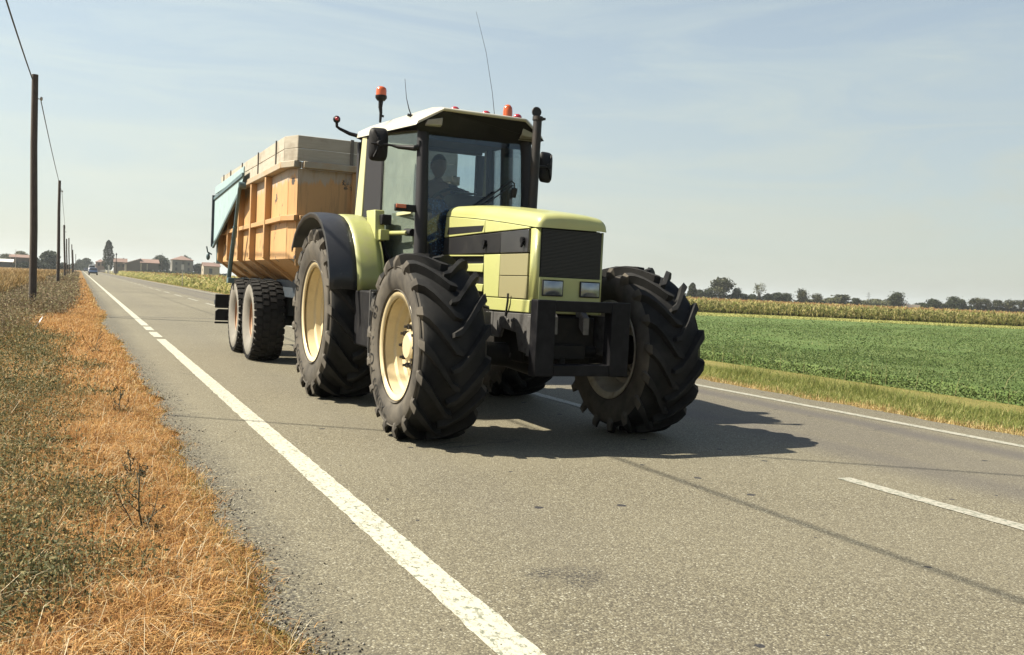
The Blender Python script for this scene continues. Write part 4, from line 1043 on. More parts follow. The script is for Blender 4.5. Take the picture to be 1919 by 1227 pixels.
# rear bumper with its three plates
mb = MB(); mb.box(2.16, 4.62, 16.72, 16.80, .68, .76); mb.build('rear_bumper', M_chas, TR)
for s in (1, -1):
    X = lambda x: x if s > 0 else TX0+TX1-x
    for z0, z1, e in ((.62, .86, 0), (.345, .38, 0)):
        mb = MB(); mb.box(min(X(2.16), X(2.62)), max(X(2.16), X(2.62)), 16.66, 16.70, z0, z1); mb.build('lamp_plate', M_blk, TR, bevel=.01)
    mb = MB(); mb.prism([(X(2.17), 16.66, .40), (X(2.62), 16.66, .40), (X(2.62), 16.66, .60), (X(2.22), 16.66, .60), (X(2.17), 16.66, .56)], (0, .05, 0)); mb.build('mudflap', M_blk, TR)
mb = MB(); mb.tube([(2.12, 17.0, 1.56), (2.05, 17.02, 1.60), (2.03, 17.02, 1.70)], .012, 8); mb.ball((2.06, 17.02, 1.52), .05, 12, (.7, .7, 1.3)); mb.build('rear_lamp', M_teal, TR)
def road_wheel(hub, s):
    R, w, rb = .585, .43, .285; hw = w/2
    X = lambda u: u*s
    mb = MB()
    mb.lathe([(-hw*.55, rb+.02), (-hw*.5, rb-.01), (-hw*.42, rb-.03), (-hw*.1, rb-.045), (hw*.0, rb*.62), (hw*.02, rb*.5), (-hw*.12, rb*.42), (-hw*.3, rb*.38), (-hw*.34, .001)], hub, 'x', 48, sx=s)
    for i in range(8):
        a = 2*PI*i/8; c = (hub[0]-s*hw*.04, hub[1]-rb*.56*math.cos(a), hub[2]+rb*.56*math.sin(a)); mb.tube([c, (c[0]-s*.04, c[1], c[2])], .014, 6)
    h = mb.build('wheel', M_trim2, TR, angle=32)
    mb = MB(); mb.lathe([(-hw*.66, rb-.015), (-hw*.72, rb+.018), (-hw*.64, rb+.02), (-hw*.58, rb-.01), (-hw*.5, rb-.03), (hw*.5, rb-.03), (hw*.7, rb+.01)], hub, 'x', 48, sx=s); mb.build('rim', M_trim2, h, angle=30, thick=.006)
    mb = MB(); Rt = R-.026
    pr = [(-hw*.66, rb-.01), (-hw*.80, rb+.02), (-hw*.96, rb+.09), (-hw*1.0, rb+.15), (-hw*.97, rb+.21), (-hw*.86, Rt-.012), (-hw*.6, Rt), (0, Rt+.004), (hw*.6, Rt), (hw*.86, Rt-.012), (hw*.97, rb+.21), (hw*1.0, rb+.15), (hw*.96, rb+.09), (hw*.80, rb+.02), (hw*.66, rb-.01)]
    mb.lathe(pr, hub, 'x', 72); m = len(pr)
    for i in range(len(mb.f)):
        j = i % (m-1); mb.m[i] = 1 if (j < 5 or j >= m-6) else 0
    mb.cur = 0; nb = 34
    def P(u, r, th): return (hub[0]+u, hub[1]-r*math.cos(th), hub[2]+r*math.sin(th))
    for i in range(nb):
        for (u0, u1, dt, shd) in ((-.98, -.50, 0, 1), (-.43, -.05, .5, 0), (.05, .43, 0, 0), (.50, .98, .5, 1)):
            t0 = 2*PI*(i+dt)/nb; g = 2*PI/nb*.36
            v = []
            for (t, rr) in ((-g, Rt-.03), (g, Rt-.03), (-g*.86, R), (g*.86, R)):
                for u in (u0, u1):
                    r_ = rr-(.022 if (shd and abs(u) > .9) else 0)
                    v.append(P(u*hw, r_, t0+t+(.03 if abs(u) > .9 else 0)))
            mb.add(v, [(0, 2, 3, 1), (4, 5, 7, 6), (0, 1, 5, 4), (2, 6, 7, 3), (0, 4, 6, 2), (1, 3, 7, 5)])
    mb.build('tyre', [M_ttread, M_tside], h, angle=32)
for y in (13.40, 14.78):
    road_wheel((2.405, y, .58), 1); road_wheel((4.375, y, .58), -1)
# ------------------------------------------------------------------ poles and wires
M_pole = mat('weathered_pole_wood', (.070, .056, .046), .85, var=.3, vs=3, dirt=(.12, .10, .08), dirt_amt=.5, dirt_scale=9, bump=.4, bs=14, bd=.01)
M_wire = mat('black_cable', (.015, .016, .018), .6)
M_conc = mat('pale_concrete', (.45, .43, .38), .8, var=.12)
def pole(x, y, zt, xt, r, label, nstub=True):
    g = gh(x, y)
    t = thing('utility_pole', label, 'utility pole', (x, y, g), 'wooden utility poles along the verge')
    mb = MB(); mb.tube([(x, y, g-.3), (lerp(x, xt, .35)+.012, y, lerp(g, zt, .35)), (lerp(x, xt, .7)-.008, y, lerp(g, zt, .7)), (xt, y, zt)], [r, r*.94, r*.86, r*.8], 14); mb.build('shaft', M_pole, t)
    if nstub:
        mb = MB(); mb.tube([(xt+r*.6, y, zt-.58), (xt+r+.06, y, zt-.60)], .012, 6); mb.lathe([(-.03, .012), (0, .03), (.05, .03), (.07, .012)], (xt+r+.06, y, zt-.60), 'z', 10); mb.build('insulator', M_conc, t)
pole(-1.06, 25.83, 5.97, -1.12, .092, 'tall plain wooden utility pole, the nearest one, beside the dry grass verge')
pole(-1.09, 56.0, 5.97, -1.12, .088, 'second wooden utility pole from the camera, standing in grey brush')
pole(-1.14, 86.0, 4.82, -1.30, .085, 'third wooden utility pole, shorter and leaning a little to the field')
pole(-1.28, 112.0, 4.40, -1.42, .08, 'fourth wooden utility pole, one of a close pair, leaning to the field', False)
pole(-1.13, 118.0, 4.68, -1.25, .075, 'fifth wooden utility pole, thin and taller than the leaning one next to it', False)
pole(-1.00, 150.0, 4.72, -1.19, .08, 'sixth wooden utility pole far along the verge', False)
pole(-1.0, 180.0, 4.48, -1.25, .10, 'seventh wooden utility pole, thick and dark, far along the verge', False)
pole(-.9, 240.0, 4.6, -1.0, .08, 'farthest wooden utility pole, hardly visible at the end of the row', False)
def wire(a, b, sag, r, label, n=28):
    a, b = Vector(a), Vector(b); mb = MB()
    pts = []
    for i in range(n+1):
        t = i/n; p = a.lerp(b, t); p.z -= sag*4*t*(1-t); pts.append(p)
    mb.tube(pts, r, 6); o = mb.build('overhead_wire', M_wire); tag(o, label, 'wire', 'overhead wires')
wire((-1.18, 25.80, 5.86), (-1.35, -14, 6.2), .48, .015, 'black overhead wire running from the nearest pole towards the camera')
wire((-.99, 25.83, 5.40), (-1.02, 56, 5.42), .10, .012, 'thin overhead wire between the nearest and the second pole')
wire((-1.0, 56, 5.42), (-1.2, 86, 4.5), .1, .011, 'thin overhead wire between the second and the third pole')
# a second line crosses the road high above the camera
wire((-16.6, 18.4, 6.2), (19.0, -5.6, 6.2), .25, .015, 'black wire crossing high over the road, seen by its shadow on the asphalt')

# ------------------------------------------------------------------ far trees
FOL = {
 'round': leafmat('dark_foliage', [(0, (.018, .026, .012)), (.5, (.035, .050, .020)), (1, (.065, .080, .030))], .7, .15),
 'pale': leafmat('pale_foliage', [(0, (.07, .08, .035)), (.5, (.12, .13, .06)), (1, (.17, .17, .08))], .7, .2),
 'open': leafmat('grey_green_foliage', [(0, (.028, .034, .016)), (.5, (.055, .062, .028)), (1, (.10, .10, .045))], .7, .2),
}
FOL['bush'] = FOL['round']; FOL['poplar'] = FOL['round']; FOL['bare'] = FOL['pale']
M_bark = mat('bark', (.06, .05, .04), .9, var=.3, vs=2)
def tree(kind, x, y, zt, w, label):
    g = -.5 if x > 60 else -.05
    h = zt-g; rg = np.random.default_rng(int(abs(x*131+y*17))+3)
    t = thing({'bush': 'bush', 'poplar': 'poplar_tree'}.get(kind, 'tree'), label, 'bush' if kind == 'bush' else 'tree', (x, y, g), 'distant trees and bushes')
    rn = random.Random(int(x*7+y))
    mb = MB(); tr = max(.10, h*.022)
    mb.tube([(x, y, g-.2), (x+rn.uniform(-.1, .1), y, g+h*.3), (x+rn.uniform(-.2, .2), y, g+h*(.8 if kind == 'bare' else .65))], [tr, tr*.8, tr*.3], 8)
    clumps = []
    nb = {'round': 9, 'pale': 9, 'open': 12, 'bare': 16, 'bush': 6, 'poplar': 3}[kind]
    for i in range(nb):
        a = rn.uniform(0, 2*PI); q = rn.uniform(.35, 1)
        if kind == 'poplar': zz = g+h*(.25+.22*i); ex = .1*w
        elif kind == 'bush': zz = g+h*rn.uniform(.3, .75); ex = w*.38*q
        else: zz = g+h*(.42+.45*rn.random()); ex = w*.40*q*math.sqrt(max(.15, 1-((zz-g-h*.6)/(h*.42))**2))
        e = (x+math.cos(a)*ex, y+math.sin(a)*ex, zz)
        mb.tube([(x, y, g+h*rn.uniform(.15, .45)), (lerp(x, e[0], .55), lerp(y, e[1], .55), lerp(g+h*.4, zz, .6)), e], [tr*.45, tr*.28, tr*.10], 5)
        clumps.append(e)
        if kind == 'bare':
            for _ in range(4):
                f = (e[0]+rn.uniform(-1, 1)*w*.14, e[1]+rn.uniform(-1, 1)*w*.14, e[2]+rn.uniform(.1, 1)*h*.12); mb.tube([e, f], [tr*.1, tr*.04], 4); clumps.append(f)
    mb.build('trunk', M_bark, t)
    P = []
    if kind == 'poplar':
        n = 6500; u = rg.random(n)**.9; a = rg.uniform(0, 2*PI, n)
        prof = np.interp(u, [0, .06, .2, .5, .8, .95, 1], [.35, .8, 1, .98, .72, .4, .1])*w*.5
        lump = 1+.22*np.sin(a*3+u*17)+.18*np.sin(a*5-u*31)
        r = prof*lump*np.sqrt(rg.uniform(.45, 1, n)); P = np.stack([x+r*np.cos(a), y+r*np.sin(a), g+h*(.08+.92*u)], 1)
    else:
        per = {'round': 190, 'pale': 150, 'open': 110, 'bare': 4, 'bush': 160}[kind]
        sg = {'round': .17, 'pale': .17, 'open': .115, 'bare': .06, 'bush': .17}[kind]
        for e in clumps: P.append(rg.normal(0, 1, (per, 3))*np.array([w*sg, w*sg, h*(.10 if kind != 'open' else .075)])+np.array(e))
        if kind in ('round', 'bush', 'pale'):
            n = 500; d = rg.normal(0, 1, (n, 3)); d /= np.linalg.norm(d, axis=1)[:, None]
            P.append(d*np.array([w*.42, w*.42, h*.36])*(rg.uniform(.6, 1, n)**.5)[:, None]+np.array([x, y, g+h*.58]))
            n = 420; P.append(np.stack([rg.normal(x, w*.30, n), rg.normal(y, w*.25, n), g+h*rg.uniform(.02, .45, n)], 1))
        P = np.concatenate(P)
        keep = (np.abs(P[:, 0]-x) < w*.62) & (P[:, 2] < g+h*(1.0-.45*((P[:, 0]-x)/(w*.62))**2)) & (P[:, 2] > g+.1); P = P[keep]
    sz = np.full(len(P), max(.28, w*.075))*rg.uniform(.6, 1.35, len(P))
    V, F = leaves(P-np.array([x, y, g]), sz, rg, long=1.3)
    o = tri_mesh('crown', V, F, FOL[kind], kind=None); o.parent = t
TREES = [
 ('round', -9.8, 371.1, 7.3, 6.99, 'big dark round tree between the two nearest poles, left of the road'),
 ('round', -13.9, 372.9, 4.18, 3.49, 'small dark tree just right of the nearest pole, beside a bigger round one'),
 ('pale', -25.3, 489.5, 8.25, 7.08, 'pale round treetop rising behind the long low building'),
 ('pale', -32.1, 492.7, 6.9, 6.58, 'pale low tree behind the white-roofed shed at the frame edge'),
 ('bush', -7.2, 469.6, 4.04, 3.46, 'dark bush behind the second and third poles'),
 ('round', 3.7, 619.9, 7.97, 7.25, 'dark broad tree at the far end of the road'),
 ('round', -0.4, 621.8, 7.1, 4.61, 'narrower dark tree at the road end, just behind the last poles'),
 ('poplar', 11.2, 439.1, 14.23, 4.0, 'tall dark columnar poplar, the highest tree beside the road'),
 ('round', 34.9, 471.9, 9.7, 7.76, 'green round tree between the red-roofed barn and the hip-roofed farmhouse'),
 ('round', 37.9, 470.4, 8.82, 4.14, 'slim dark tree touching the left wall of the hip-roofed farmhouse'),
 ('round', 50.6, 453.1, 6.55, 6.07, 'low dark tree against the right side of the hip-roofed farmhouse'),
 ('round', 49.5, 498.3, 10.9, 6.64, 'treetop showing above the roof of the hip-roofed farmhouse'),
 ('bush', 9.8, 572.4, 5.37, 4.28, 'bush at the foot of the pink house left of the poplar'),
 ('bush', 7.7, 617.8, 4.55, 3.29, 'low bush where the road vanishes, right of the oncoming cars'),
 ('bush', 56.9, 461.2, 5.65, 3.11, 'bush beside the small pale house next to the trailer'),
 ('poplar', 182.9, 245.6, 5.75, 2.65, 'narrow upright tree closest to the tractor tyre, over the corn'),
 ('round', 203.6, 268.9, 4.19, 2.72, 'small round tree between the narrow upright one and the tall spreading one'),
 ('round', 206.4, 267.6, 4.53, 3.88, 'round dark tree touching the left side of the tall spreading tree'),
 ('open', 210.5, 265.8, 9.01, 8.93, 'tall spreading tree, the highest behind the corn field'),
 ('round', 215.7, 263.2, 5.39, 3.49, 'round dark tree touching the right side of the tall spreading tree'),
 ('bush', 218.4, 261.8, 3.39, 3.49, 'bush between the round dark tree and the bare tree'),
 ('bush', 220.8, 260.6, 3.52, 3.49, 'bush at the left foot of the bare tree'),
 ('bare', 223.2, 259.7, 7.52, 5.05, 'nearly bare pale tree with thin branches above the hedge'),
 ('round', 226.3, 258.1, 3.79, 3.88, 'dark tree at the right foot of the bare tree'),
 ('round', 228.9, 256.8, 4.31, 4.27, 'second dark tree right of the bare tree'),
 ('round', 232.2, 255.2, 4.29, 3.88, 'last dark tree of the clump that holds the bare tree, before a gap'),
 ('open', 238.0, 252.6, 6.33, 5.82, 'wide open-crowned tree standing after the gap right of the bare tree'),
 ('open', 242.0, 250.6, 4.79, 3.88, 'lower open tree leaning on the wide open-crowned one'),
 ('pale', 269.6, 270.6, 3.5, 5.51, 'low pale tree at the left end of the pale thicket'),
 ('open', 272.8, 269.1, 4.93, 7.2, 'wide grey-green tree forming the top of the pale thicket'),
 ('round', 255.0, 244.3, 3.51, 2.72, 'small dark bush-like tree just right of the pale thicket'),
 ('pale', 317.0, 292.3, 3.93, 7.06, 'far pale wood edge below the lattice pylon'),
 ('pale', 322.5, 289.7, 3.98, 5.65, 'far pale trees between the pylon and the dense oval tree'),
 ('round', 260.0, 231.0, 6.34, 4.71, 'dense dark oval tree standing alone left of the white lorry'),
 ('bush', 276.1, 234.2, 2.84, 4.66, 'low bush just right of the white lorry'),
 ('round', 280.4, 232.2, 4.61, 5.05, 'dark round tree, first to the right of the white lorry'),
 ('round', 287.1, 229.1, 5.72, 5.05, 'taller dark round tree, second to the right of the white lorry'),
 ('open', 290.2, 227.5, 4.92, 3.11, 'slim open tree beside the taller dark round tree'),
 ('open', 294.4, 225.6, 5.9, 4.66, 'open-crowned tree, fifth in from the right edge of the photo'),
 ('open', 297.6, 224.0, 5.68, 3.49, 'open-crowned tree, fourth in from the right edge of the photo'),
 ('open', 301.1, 222.4, 5.47, 4.27, 'open-crowned tree, third in from the right edge of the photo'),
 ('open', 305.5, 220.3, 5.88, 5.05, 'open-crowned tree, second in from the right edge of the photo'),
 ('open', 309.1, 218.5, 5.68, 4.27, 'open-crowned tree cut by the right edge of the photo'),
]
for a in TREES: tree(*a)

# dense hedges and wood edges far off
def hedge(label, pts, h, n, m='round', dep=3.0):
    rg = np.random.default_rng(int(abs(pts[0][0])*10)+n); x0, y0 = pts[0]; x1, y1 = pts[1]; g = -.5 if x0 > 60 else -.1
    t = rg.random(n); L = math.hypot(x1-x0, y1-y0)
    top = np.array([h*(.72+.34*mnoise.noise((v*L/5., x0, 2.))+.16*mnoise.noise((v*L/1.7, x0, 7.))) for v in t])
    P = np.stack([x0+(x1-x0)*t+rg.normal(0, .4, n), y0+(y1-y0)*t+rg.uniform(-dep/2, dep/2, n), g+top*rg.random(n)**.75], 1)
    c = np.array([(x0+x1)/2, (y0+y1)/2, g]); V, F = leaves(P-c, rg.uniform(.3, .65, n), rg, long=1.3)
    o = tri_mesh('hedge', V, F, FOL[m], kind=None); o.location = c; tag(o, label, 'hedge', 'far hedges')
hedge('long dark hedge behind the maize, starting at the tractor tyre', [(130, 308), (234, 256)], 4.1, 13000)
hedge('dark hedge under the wide open-crowned tree', [(236, 255), (246, 250.5)], 3.0, 1500)
hedge('pale wood edge at the foot of the lattice pylon', [(300, 300), (330, 288)], 3.1, 2600, 'pale')
hedge('pale thicket hedge left of the small dark tree', [(260, 276), (283, 265)], 3.9, 3000, 'pale')
hedge('dark hedge running right of the white lorry to the photo edge', [(272, 238), (318, 215)], 4.0, 8000)
hedge('dark hedge along the far side of the dry crop field', [(-30, 352), (-4, 372)], 3.2, 3600)
hedge('low hedge under the hip-roofed farmhouse and barn', [(24, 425), (58, 410)], 2.5, 2600)
hedge('dark trees closing the end of the road', [(-6, 560), (8, 600)], 5.0, 2400)
# ------------------------------------------------------------------ far buildings
M_wallp = mat('pale_render', (.40, .345, .26), .85, var=.12, vs=.3, dirt=(.36, .31, .24), dirt_amt=.6, dirt_scale=.5)
M_wallb = mat('brown_brick_wall', (.15, .12, .10), .9, var=.15, vs=.4)
M_wallg = mat('grey_render', (.20, .19, .17), .9, var=.12, vs=.4)
M_tile = mat('terracotta_tiles', (.24, .145, .11), .85, var=.18, vs=.8, dirt=(.19, .145, .12), dirt_amt=.6, dirt_scale=.9)
M_win = mat('dark_window_and_shed_shade', (.03, .032, .035), .3)
M_white = mat('white_sheet', (.75, .74, .70), .6, var=.05)
def house(label, cat, name, x0, x1, y0, y1, ze, zr, wall, roofm, hip, axis='x', wins=(), side=None):
    t = thing(name, label, cat, ((x0+x1)/2, (y0+y1)/2, 0))
    mb = MB()
    if not hip and axis == 'y':
        xm = (x0+x1)/2; mb.prism([(x0, y0, -.3), (x1, y0, -.3), (x1, y0, ze), (xm, y0, zr), (x0, y0, ze)], (0, y1-y0, 0))
    elif not hip:
        ym = (y0+y1)/2; mb.prism([(x0, y0, -.3), (x0, y1, -.3), (x0, y1, ze), (x0, ym, zr), (x0, y0, ze)], (x1-x0, 0, 0))
    else: mb.box(x0, x1, y0, y1, -.3, ze)
    mb.build('wall', wall, t)
    o = .35; mb = MB(); xm, ym = (x0+x1)/2, (y0+y1)/2
    if hip:
        k = min(x1-x0, y1-y0)/2*.95; a, b = (x0+k, ym, zr), (x1-k, ym, zr)
        c = [(x0-o, y0-o, ze-.05), (x1+o, y0-o, ze-.05), (x1+o, y1+o, ze-.05), (x0-o, y1+o, ze-.05)]
        mb.add(c+[a, b], [(0, 1, 5, 4), (1, 2, 5), (2, 3, 4, 5), (3, 0, 4), (3, 2, 1, 0)])
        mb.add([(p[0], p[1], p[2]-.14) for p in c]+c, [(0, 1, 5, 4), (1, 2, 6, 5), (2, 3, 7, 6), (3, 0, 4, 7), (3, 2, 1, 0)])
    elif axis == 'x':
        mb.prism([(x0-o, y0-o, ze-.12), (x0-o, ym, zr+.08), (x0-o, y1+o, ze-.12), (x0-o, y1+o, ze+.06), (x0-o, ym, zr+.26), (x0-o, y0-o, ze+.06)], (x1-x0+2*o, 0, 0))
    else:
        mb.prism([(x0-o, y0-o, ze-.12), (xm, y0-o, zr+.08), (x1+o, y0-o, ze-.12), (x1+o, y0-o, ze+.06), (xm, y0-o, zr+.26), (x0-o, y0-o, ze+.06)], (0, y1-y0+2*o, 0))
    rf = mb.build('roof', roofm, t)
    if hip or cat == 'house':
        mb = MB(); mb.box(xm+1.2, xm+1.7, ym-.25, ym+.25, zr-1.0, zr+.5); mb.build('chimney', wall, rf)
    for (wx, wz, ww, wh) in wins:
        mb = MB(); mb.box(wx-ww/2, wx+ww/2, y0-.06, y0+.05, wz-wh/2, wz+wh/2); mb.build('window', M_win, t)
    for (wy, wz, ww, wh) in (side or ()):
        mb = MB(); mb.box(x0-.06, x0+.05, wy-ww/2, wy+ww/2, wz-wh/2, wz+wh/2); mb.build('window', M_win, t)
    return t
house('two-storey farmhouse with hipped terracotta roof standing behind the corn', 'house', 'farmhouse', 38.2, 47.3, 445, 455, 7.4, 9.3, M_wallg, M_tile, True, wins=[(40, 5.6, .9, 1.3), (42.7, 5.6, .9, 1.3), (45.4, 5.6, .9, 1.3), (40, 3.0, .9, 1.4), (45.4, 3.0, .9, 1.4)], side=[(448, 5.6, .9, 1.3), (452, 5.6, .9, 1.3)])
bt_ = house('low brick barn wing with red tile roof behind the corn', 'barn', 'barn', 23.9, 31.2, 428, 440, 5.0, 6.5, M_wallb, M_tile, False, 'x')
for px_ in (24.0, 26.5):
    mb = MB(); mb.box(px_-.25, px_+.25, 427.2, 427.7, 0, 4.6); mb.build('pillar', M_wallp, bt_)
t = thing('barn', 'dark shed-roofed barn sloping up to the low brick barn wing', 'barn', (20.8, 432, 0))
mb = MB(); mb.prism([(17.8, 430, -.3), (23.8, 430, -.3), (23.8, 430, 6.5), (17.8, 430, 4.4)], (0, 11, 0)); mb.build('wall', M_wallb, t)
mb = MB(); mb.prism([(17.2, 429.6, 4.30), (24.0, 429.6, 6.68), (24.0, 429.6, 6.86), (17.2, 429.6, 4.48)], (0, 11.8, 0)); mb.build('roof', M_tile, t)
for px_ in (18.0,):
    mb = MB(); mb.box(px_-.3, px_+.3, 429.2, 429.9, 0, 4.0); mb.build('pillar', M_wallp, t)
house('brown house half hidden behind the poplar', 'house', 'house', 14.0, 19.4, 455, 463, 5.0, 6.5, M_wallb, M_tile, False, 'x', wins=[(16, 3.4, .9, 1.2), (18, 3.4, .9, 1.2)])
house('pink house at the left of the poplar', 'house', 'house', 6.9, 11.1, 484, 494, 4.9, 6.2, mat('pink_render', (.30, .21, .175), .85, var=.1, vs=.4), M_tile, True, wins=[(8.2, 3.6, .8, 1.2), (9.9, 3.6, .8, 1.2)])
house('small pale house with low tiled roof next to the trailer', 'house', 'house', 46.6, 53.0, 398, 406, 4.6, 6.0, M_wallp, M_tile, False, 'x', wins=[(49.4, 2.6, 1.3, 2.2)], side=[(402, 3, .9, 1.2)])
house('open white-roofed shed at the left edge of the photo', 'shed', 'shed', -26, -20.3, 343, 349, 2.3, 3.0, M_win, M_white, False, 'x')  # shade inside the open shed is put into near-black solid walls
house('long low brown building behind the nearest pole', 'farm building', 'farm_building', -22.2, -15.2, 362, 370, 4.1, 4.9, M_wallb, M_tile, False, 'x', wins=[(-20, 2.6, .8, .8), (-18, 2.6, .8, .8)])

# ------------------------------------------------------------------ roadside furniture on the right
t = thing('marker_post', 'thin white and grey marker post at the corn edge', 'marker post', (8.95, 93, -.1))
mb = MB(); mb.tube([(8.95, 93, -.2), (8.95, 93, 2.3)], .03, 8); mb.build('post', M_conc, t)
mb = MB(); mb.box(8.83, 9.07, 92.95, 92.97, 1.55, 2.05); mb.build('plate', M_white, t, bevel=.004)
mb = MB(); mb.box(8.82, 9.08, 92.95, 92.97, 2.06, 2.36); mb.build('plate', mat('grey_plate', (.25, .26, .27), .5), t, bevel=.004)
t = thing('utility_pole', 'single dark pole on the right side of the road near the railing', 'utility pole', (8.7, 266, -.05))
mb = MB(); mb.tube([(8.7, 266, -.3), (8.7, 266, 5.8)], [.13, .10], 10); mb.build('shaft', M_pole, t)
mb = MB(); mb.box(8.5, 8.9, 265.85, 265.95, 5.3, 5.6); mb.build('bracket', M_chas, t)
t = thing('utility_pole', 'very thin distant pole between the red-roofed barn and the farmhouse', 'utility pole', (24.4, 321.5, 0))
mb = MB(); mb.tube([(24.4, 321.5, -.2), (24.4, 321.5, 7.6)], [.07, .05], 8); mb.build('shaft', M_pole, t)
for x_, y_, z_, lb in ((-18.6, 330, 6.4, 'thin pole in front of the long low building'), (-21.0, 345, 5.0, 'shorter thin pole beside the white-roofed shed')):
    t = thing('utility_pole', lb, 'utility pole', (x_, y_, 0)); mb = MB(); mb.tube([(x_, y_, -.2), (x_, y_, z_)], [.08, .06], 8); mb.build('shaft', M_conc, t)
t = thing('railing', 'grey metal railing along the right road edge before the poplar', 'railing', (8.6, 380, 0))
mb = MB()
for z_ in (.55, .95): mb.beam((8.6, 290, z_), (8.6, 470, z_), .06, .06)
mb.build('rail', M_conc, t)
for k in range(10):
    mb = MB(); mb.box(8.55, 8.65, 290+k*20-.05, 290+k*20+.05, -.2, 1.05); mb.build('post', M_conc, t)
t = thing('gate_pillar', 'white gate pillar by the poplar foot', 'pillar', (8.9, 340, 0))
mb = MB(); mb.box(8.65, 9.15, 339.75, 340.25, -.2, 2.7); mb.build('shaft', M_white, t, bevel=.03)
mb = MB(); mb.box(8.58, 9.22, 339.68, 340.32, 2.7, 2.9); mb.build('cap', M_conc, t)
# lattice pylon far beyond the corn
t = thing('lattice_pylon', 'faint lattice power pylon far beyond the corn', 'pylon', (706, 661, -.5))
mb = MB()
for sx_ in (-1, 1):
    for sy_ in (-1, 1): mb.beam((706+sx_*1.6, 661+sy_*1.6, -.5), (706+sx_*.35, 661+sy_*.35, 13.5), .16, .16)
for k in range(7):
    za, zb = k*1.9, (k+1)*1.9; ra, rb_ = 1.6-1.25*za/13.5, 1.6-1.25*zb/13.5
    for s_ in (1, -1): mb.beam((706-s_*ra, 661-ra, za), (706+s_*rb_, 661-rb_, zb), .09, .09)
mb.build('tower', M_grey, t)
for z_ in (9.5, 11.6):
    mb = MB(); mb.beam((702.6, 661, z_), (709.4, 661, z_), .14, .2); mb.build('crossarm', M_grey, t)

# ------------------------------------------------------------------ vehicles far away
def car(name, label, cat, x, y, L, w, h, paint, van=False):
    t = thing(name, label, cat, (x, y, 0))
    y0 = y-L/2
    hood = .5*h if not van else .52*h
    pr = [(0, .22*h), (0, .46*h), (.06*L, hood+.05*h), (.24*L, hood+.12*h), (.38*L if not van else .28*L, .97*h), (.55*L, h), (.86*L if not van else .97*L, .96*h), (.98*L, .58*h), (L, .5*h), (L, .22*h)]
    rows = []
    for u, k in ((-1, .80), (-.96, .95), (-.8, 1.0), (0, 1.01), (.8, 1.0), (.96, .95), (1, .80)):
        r = []
        for a, z in pr:
            wz = w/2*(1 if z < .62*h else lerp(1, .80, (z-.62*h)/(.38*h)))
            r.append((x+u*wz, y0+L/2+(a-L/2)*(k if z < .5*h else min(1, k+.03)), .22*h+(z-.22*h)*k))
        rows.append(r)
    mb = MB(); mb.grid(rows); mb.add(rows[0], [tuple(range(len(pr)))]); mb.add(rows[-1], [tuple(range(len(pr)-1, -1, -1))]); mb.build('body', paint, t, angle=35)
    a, b = pr[3], pr[4]
    f = lambda u, q, off: (x+u*w/2*lerp(.92, .76, q), y0+lerp(a[0], b[0], q)-off, lerp(a[1], b[1], q)+off*.4)
    mb = MB(); mb.add([f(-.9, .12, .02), f(.9, .12, .02), f(.9, .92, .02), f(-.9, .92, .02)], [(0, 1, 2, 3)]); mb.build('windscreen', M_win, t)
    for s in (-1, 1):
        mb = MB(); X1, X2 = x+s*(w/2*.99+.01), x+s*(w/2*.84+.012)
        mb.add([(X1, y0+.30*L, .62*h), (X1, y0+.90*L, .62*h), (X2, y0+.84*L, .90*h), (X2, y0+.42*L, .92*h)], [(0, 1, 2, 3)]); mb.build('side_window', M_win, t)
        mb = MB(); mb.box(min(x+s*w*.30, x+s*w*.46), max(x+s*w*.30, x+s*w*.46), y0-.03, y0+.10, .38*h, .47*h); mb.build('headlight', M_lens, t, bevel=.02)
        for q in (.19, .80):
            mb = MB(); c = (x+s*(w/2-.10), y0+q*L, .31); mb.lathe([(-.11, .18), (-.12, .29), (-.07, .31), (.07, .31), (.12, .29), (.11, .18)], c, 'x', 20); wl = mb.build('wheel', M_tread, t)
            mb = MB(); mb.lathe([(s*.10, .20), (s*.09, .001)], c, 'x', 16); mb.build('rim', M_chrome, wl)
    mb = MB(); mb.box(x-w*.42, x+w*.42, y0-.02, y0+.10, .20*h, .36*h); mb.build('bumper', M_blk, t, bevel=.02)
car('car', 'blue hatchback coming along the far road', 'car', 2.45, 207, 3.9, 1.68, 1.48, mat('blue_car_paint', (.015, .04, .095), .35, coat=.6))
car('van', 'white van following the blue hatchback', 'van', 3.25, 305, 5.2, 2.0, 2.45, mat('white_van_paint', (.72, .73, .75), .35, coat=.4), True)
car('car', 'dark car farthest away at the end of the road', 'car', 2.3, 420, 4.2, 1.75, 1.5, mat('dark_car_paint', (.03, .03, .035), .3, coat=.6))
t = thing('lorry', 'white lorry half hidden behind the far corn', 'lorry', (265, 230, -.5))
mb = MB(); mb.box(263.6, 269.5, 228.6, 231, .4, 2.0); mb.build('cargo_box', M_white, t, bevel=.05)
mb = MB(); mb.prism([(261.3, 228.7, .1), (263.4, 228.7, .1), (263.4, 228.7, 2.3), (261.7, 228.7, 2.3), (261.3, 228.7, 1.4)], (0, 2.2, 0)); cb = mb.build('cab', M_white, t, bevel=.08)
mb = MB(); mb.add([(261.28, 228.9, 1.4), (261.28, 230.7, 1.4), (261.62, 230.7, 2.15), (261.62, 228.9, 2.15)], [(0, 1, 2, 3)]); mb.box(261.7, 262.6, 228.66, 228.70, 1.4, 2.1); mb.build('window', M_win, cb)
for q in (262.3, 266.5, 268.4):
    mb = MB(); mb.lathe([(-.15, .2), (-.15, .42), (-.1, .45), (.1, .45), (.15, .42), (.15, .2)], (q, 228.9, -.05), 'y', 18); mb.build('wheel', M_tread, t)
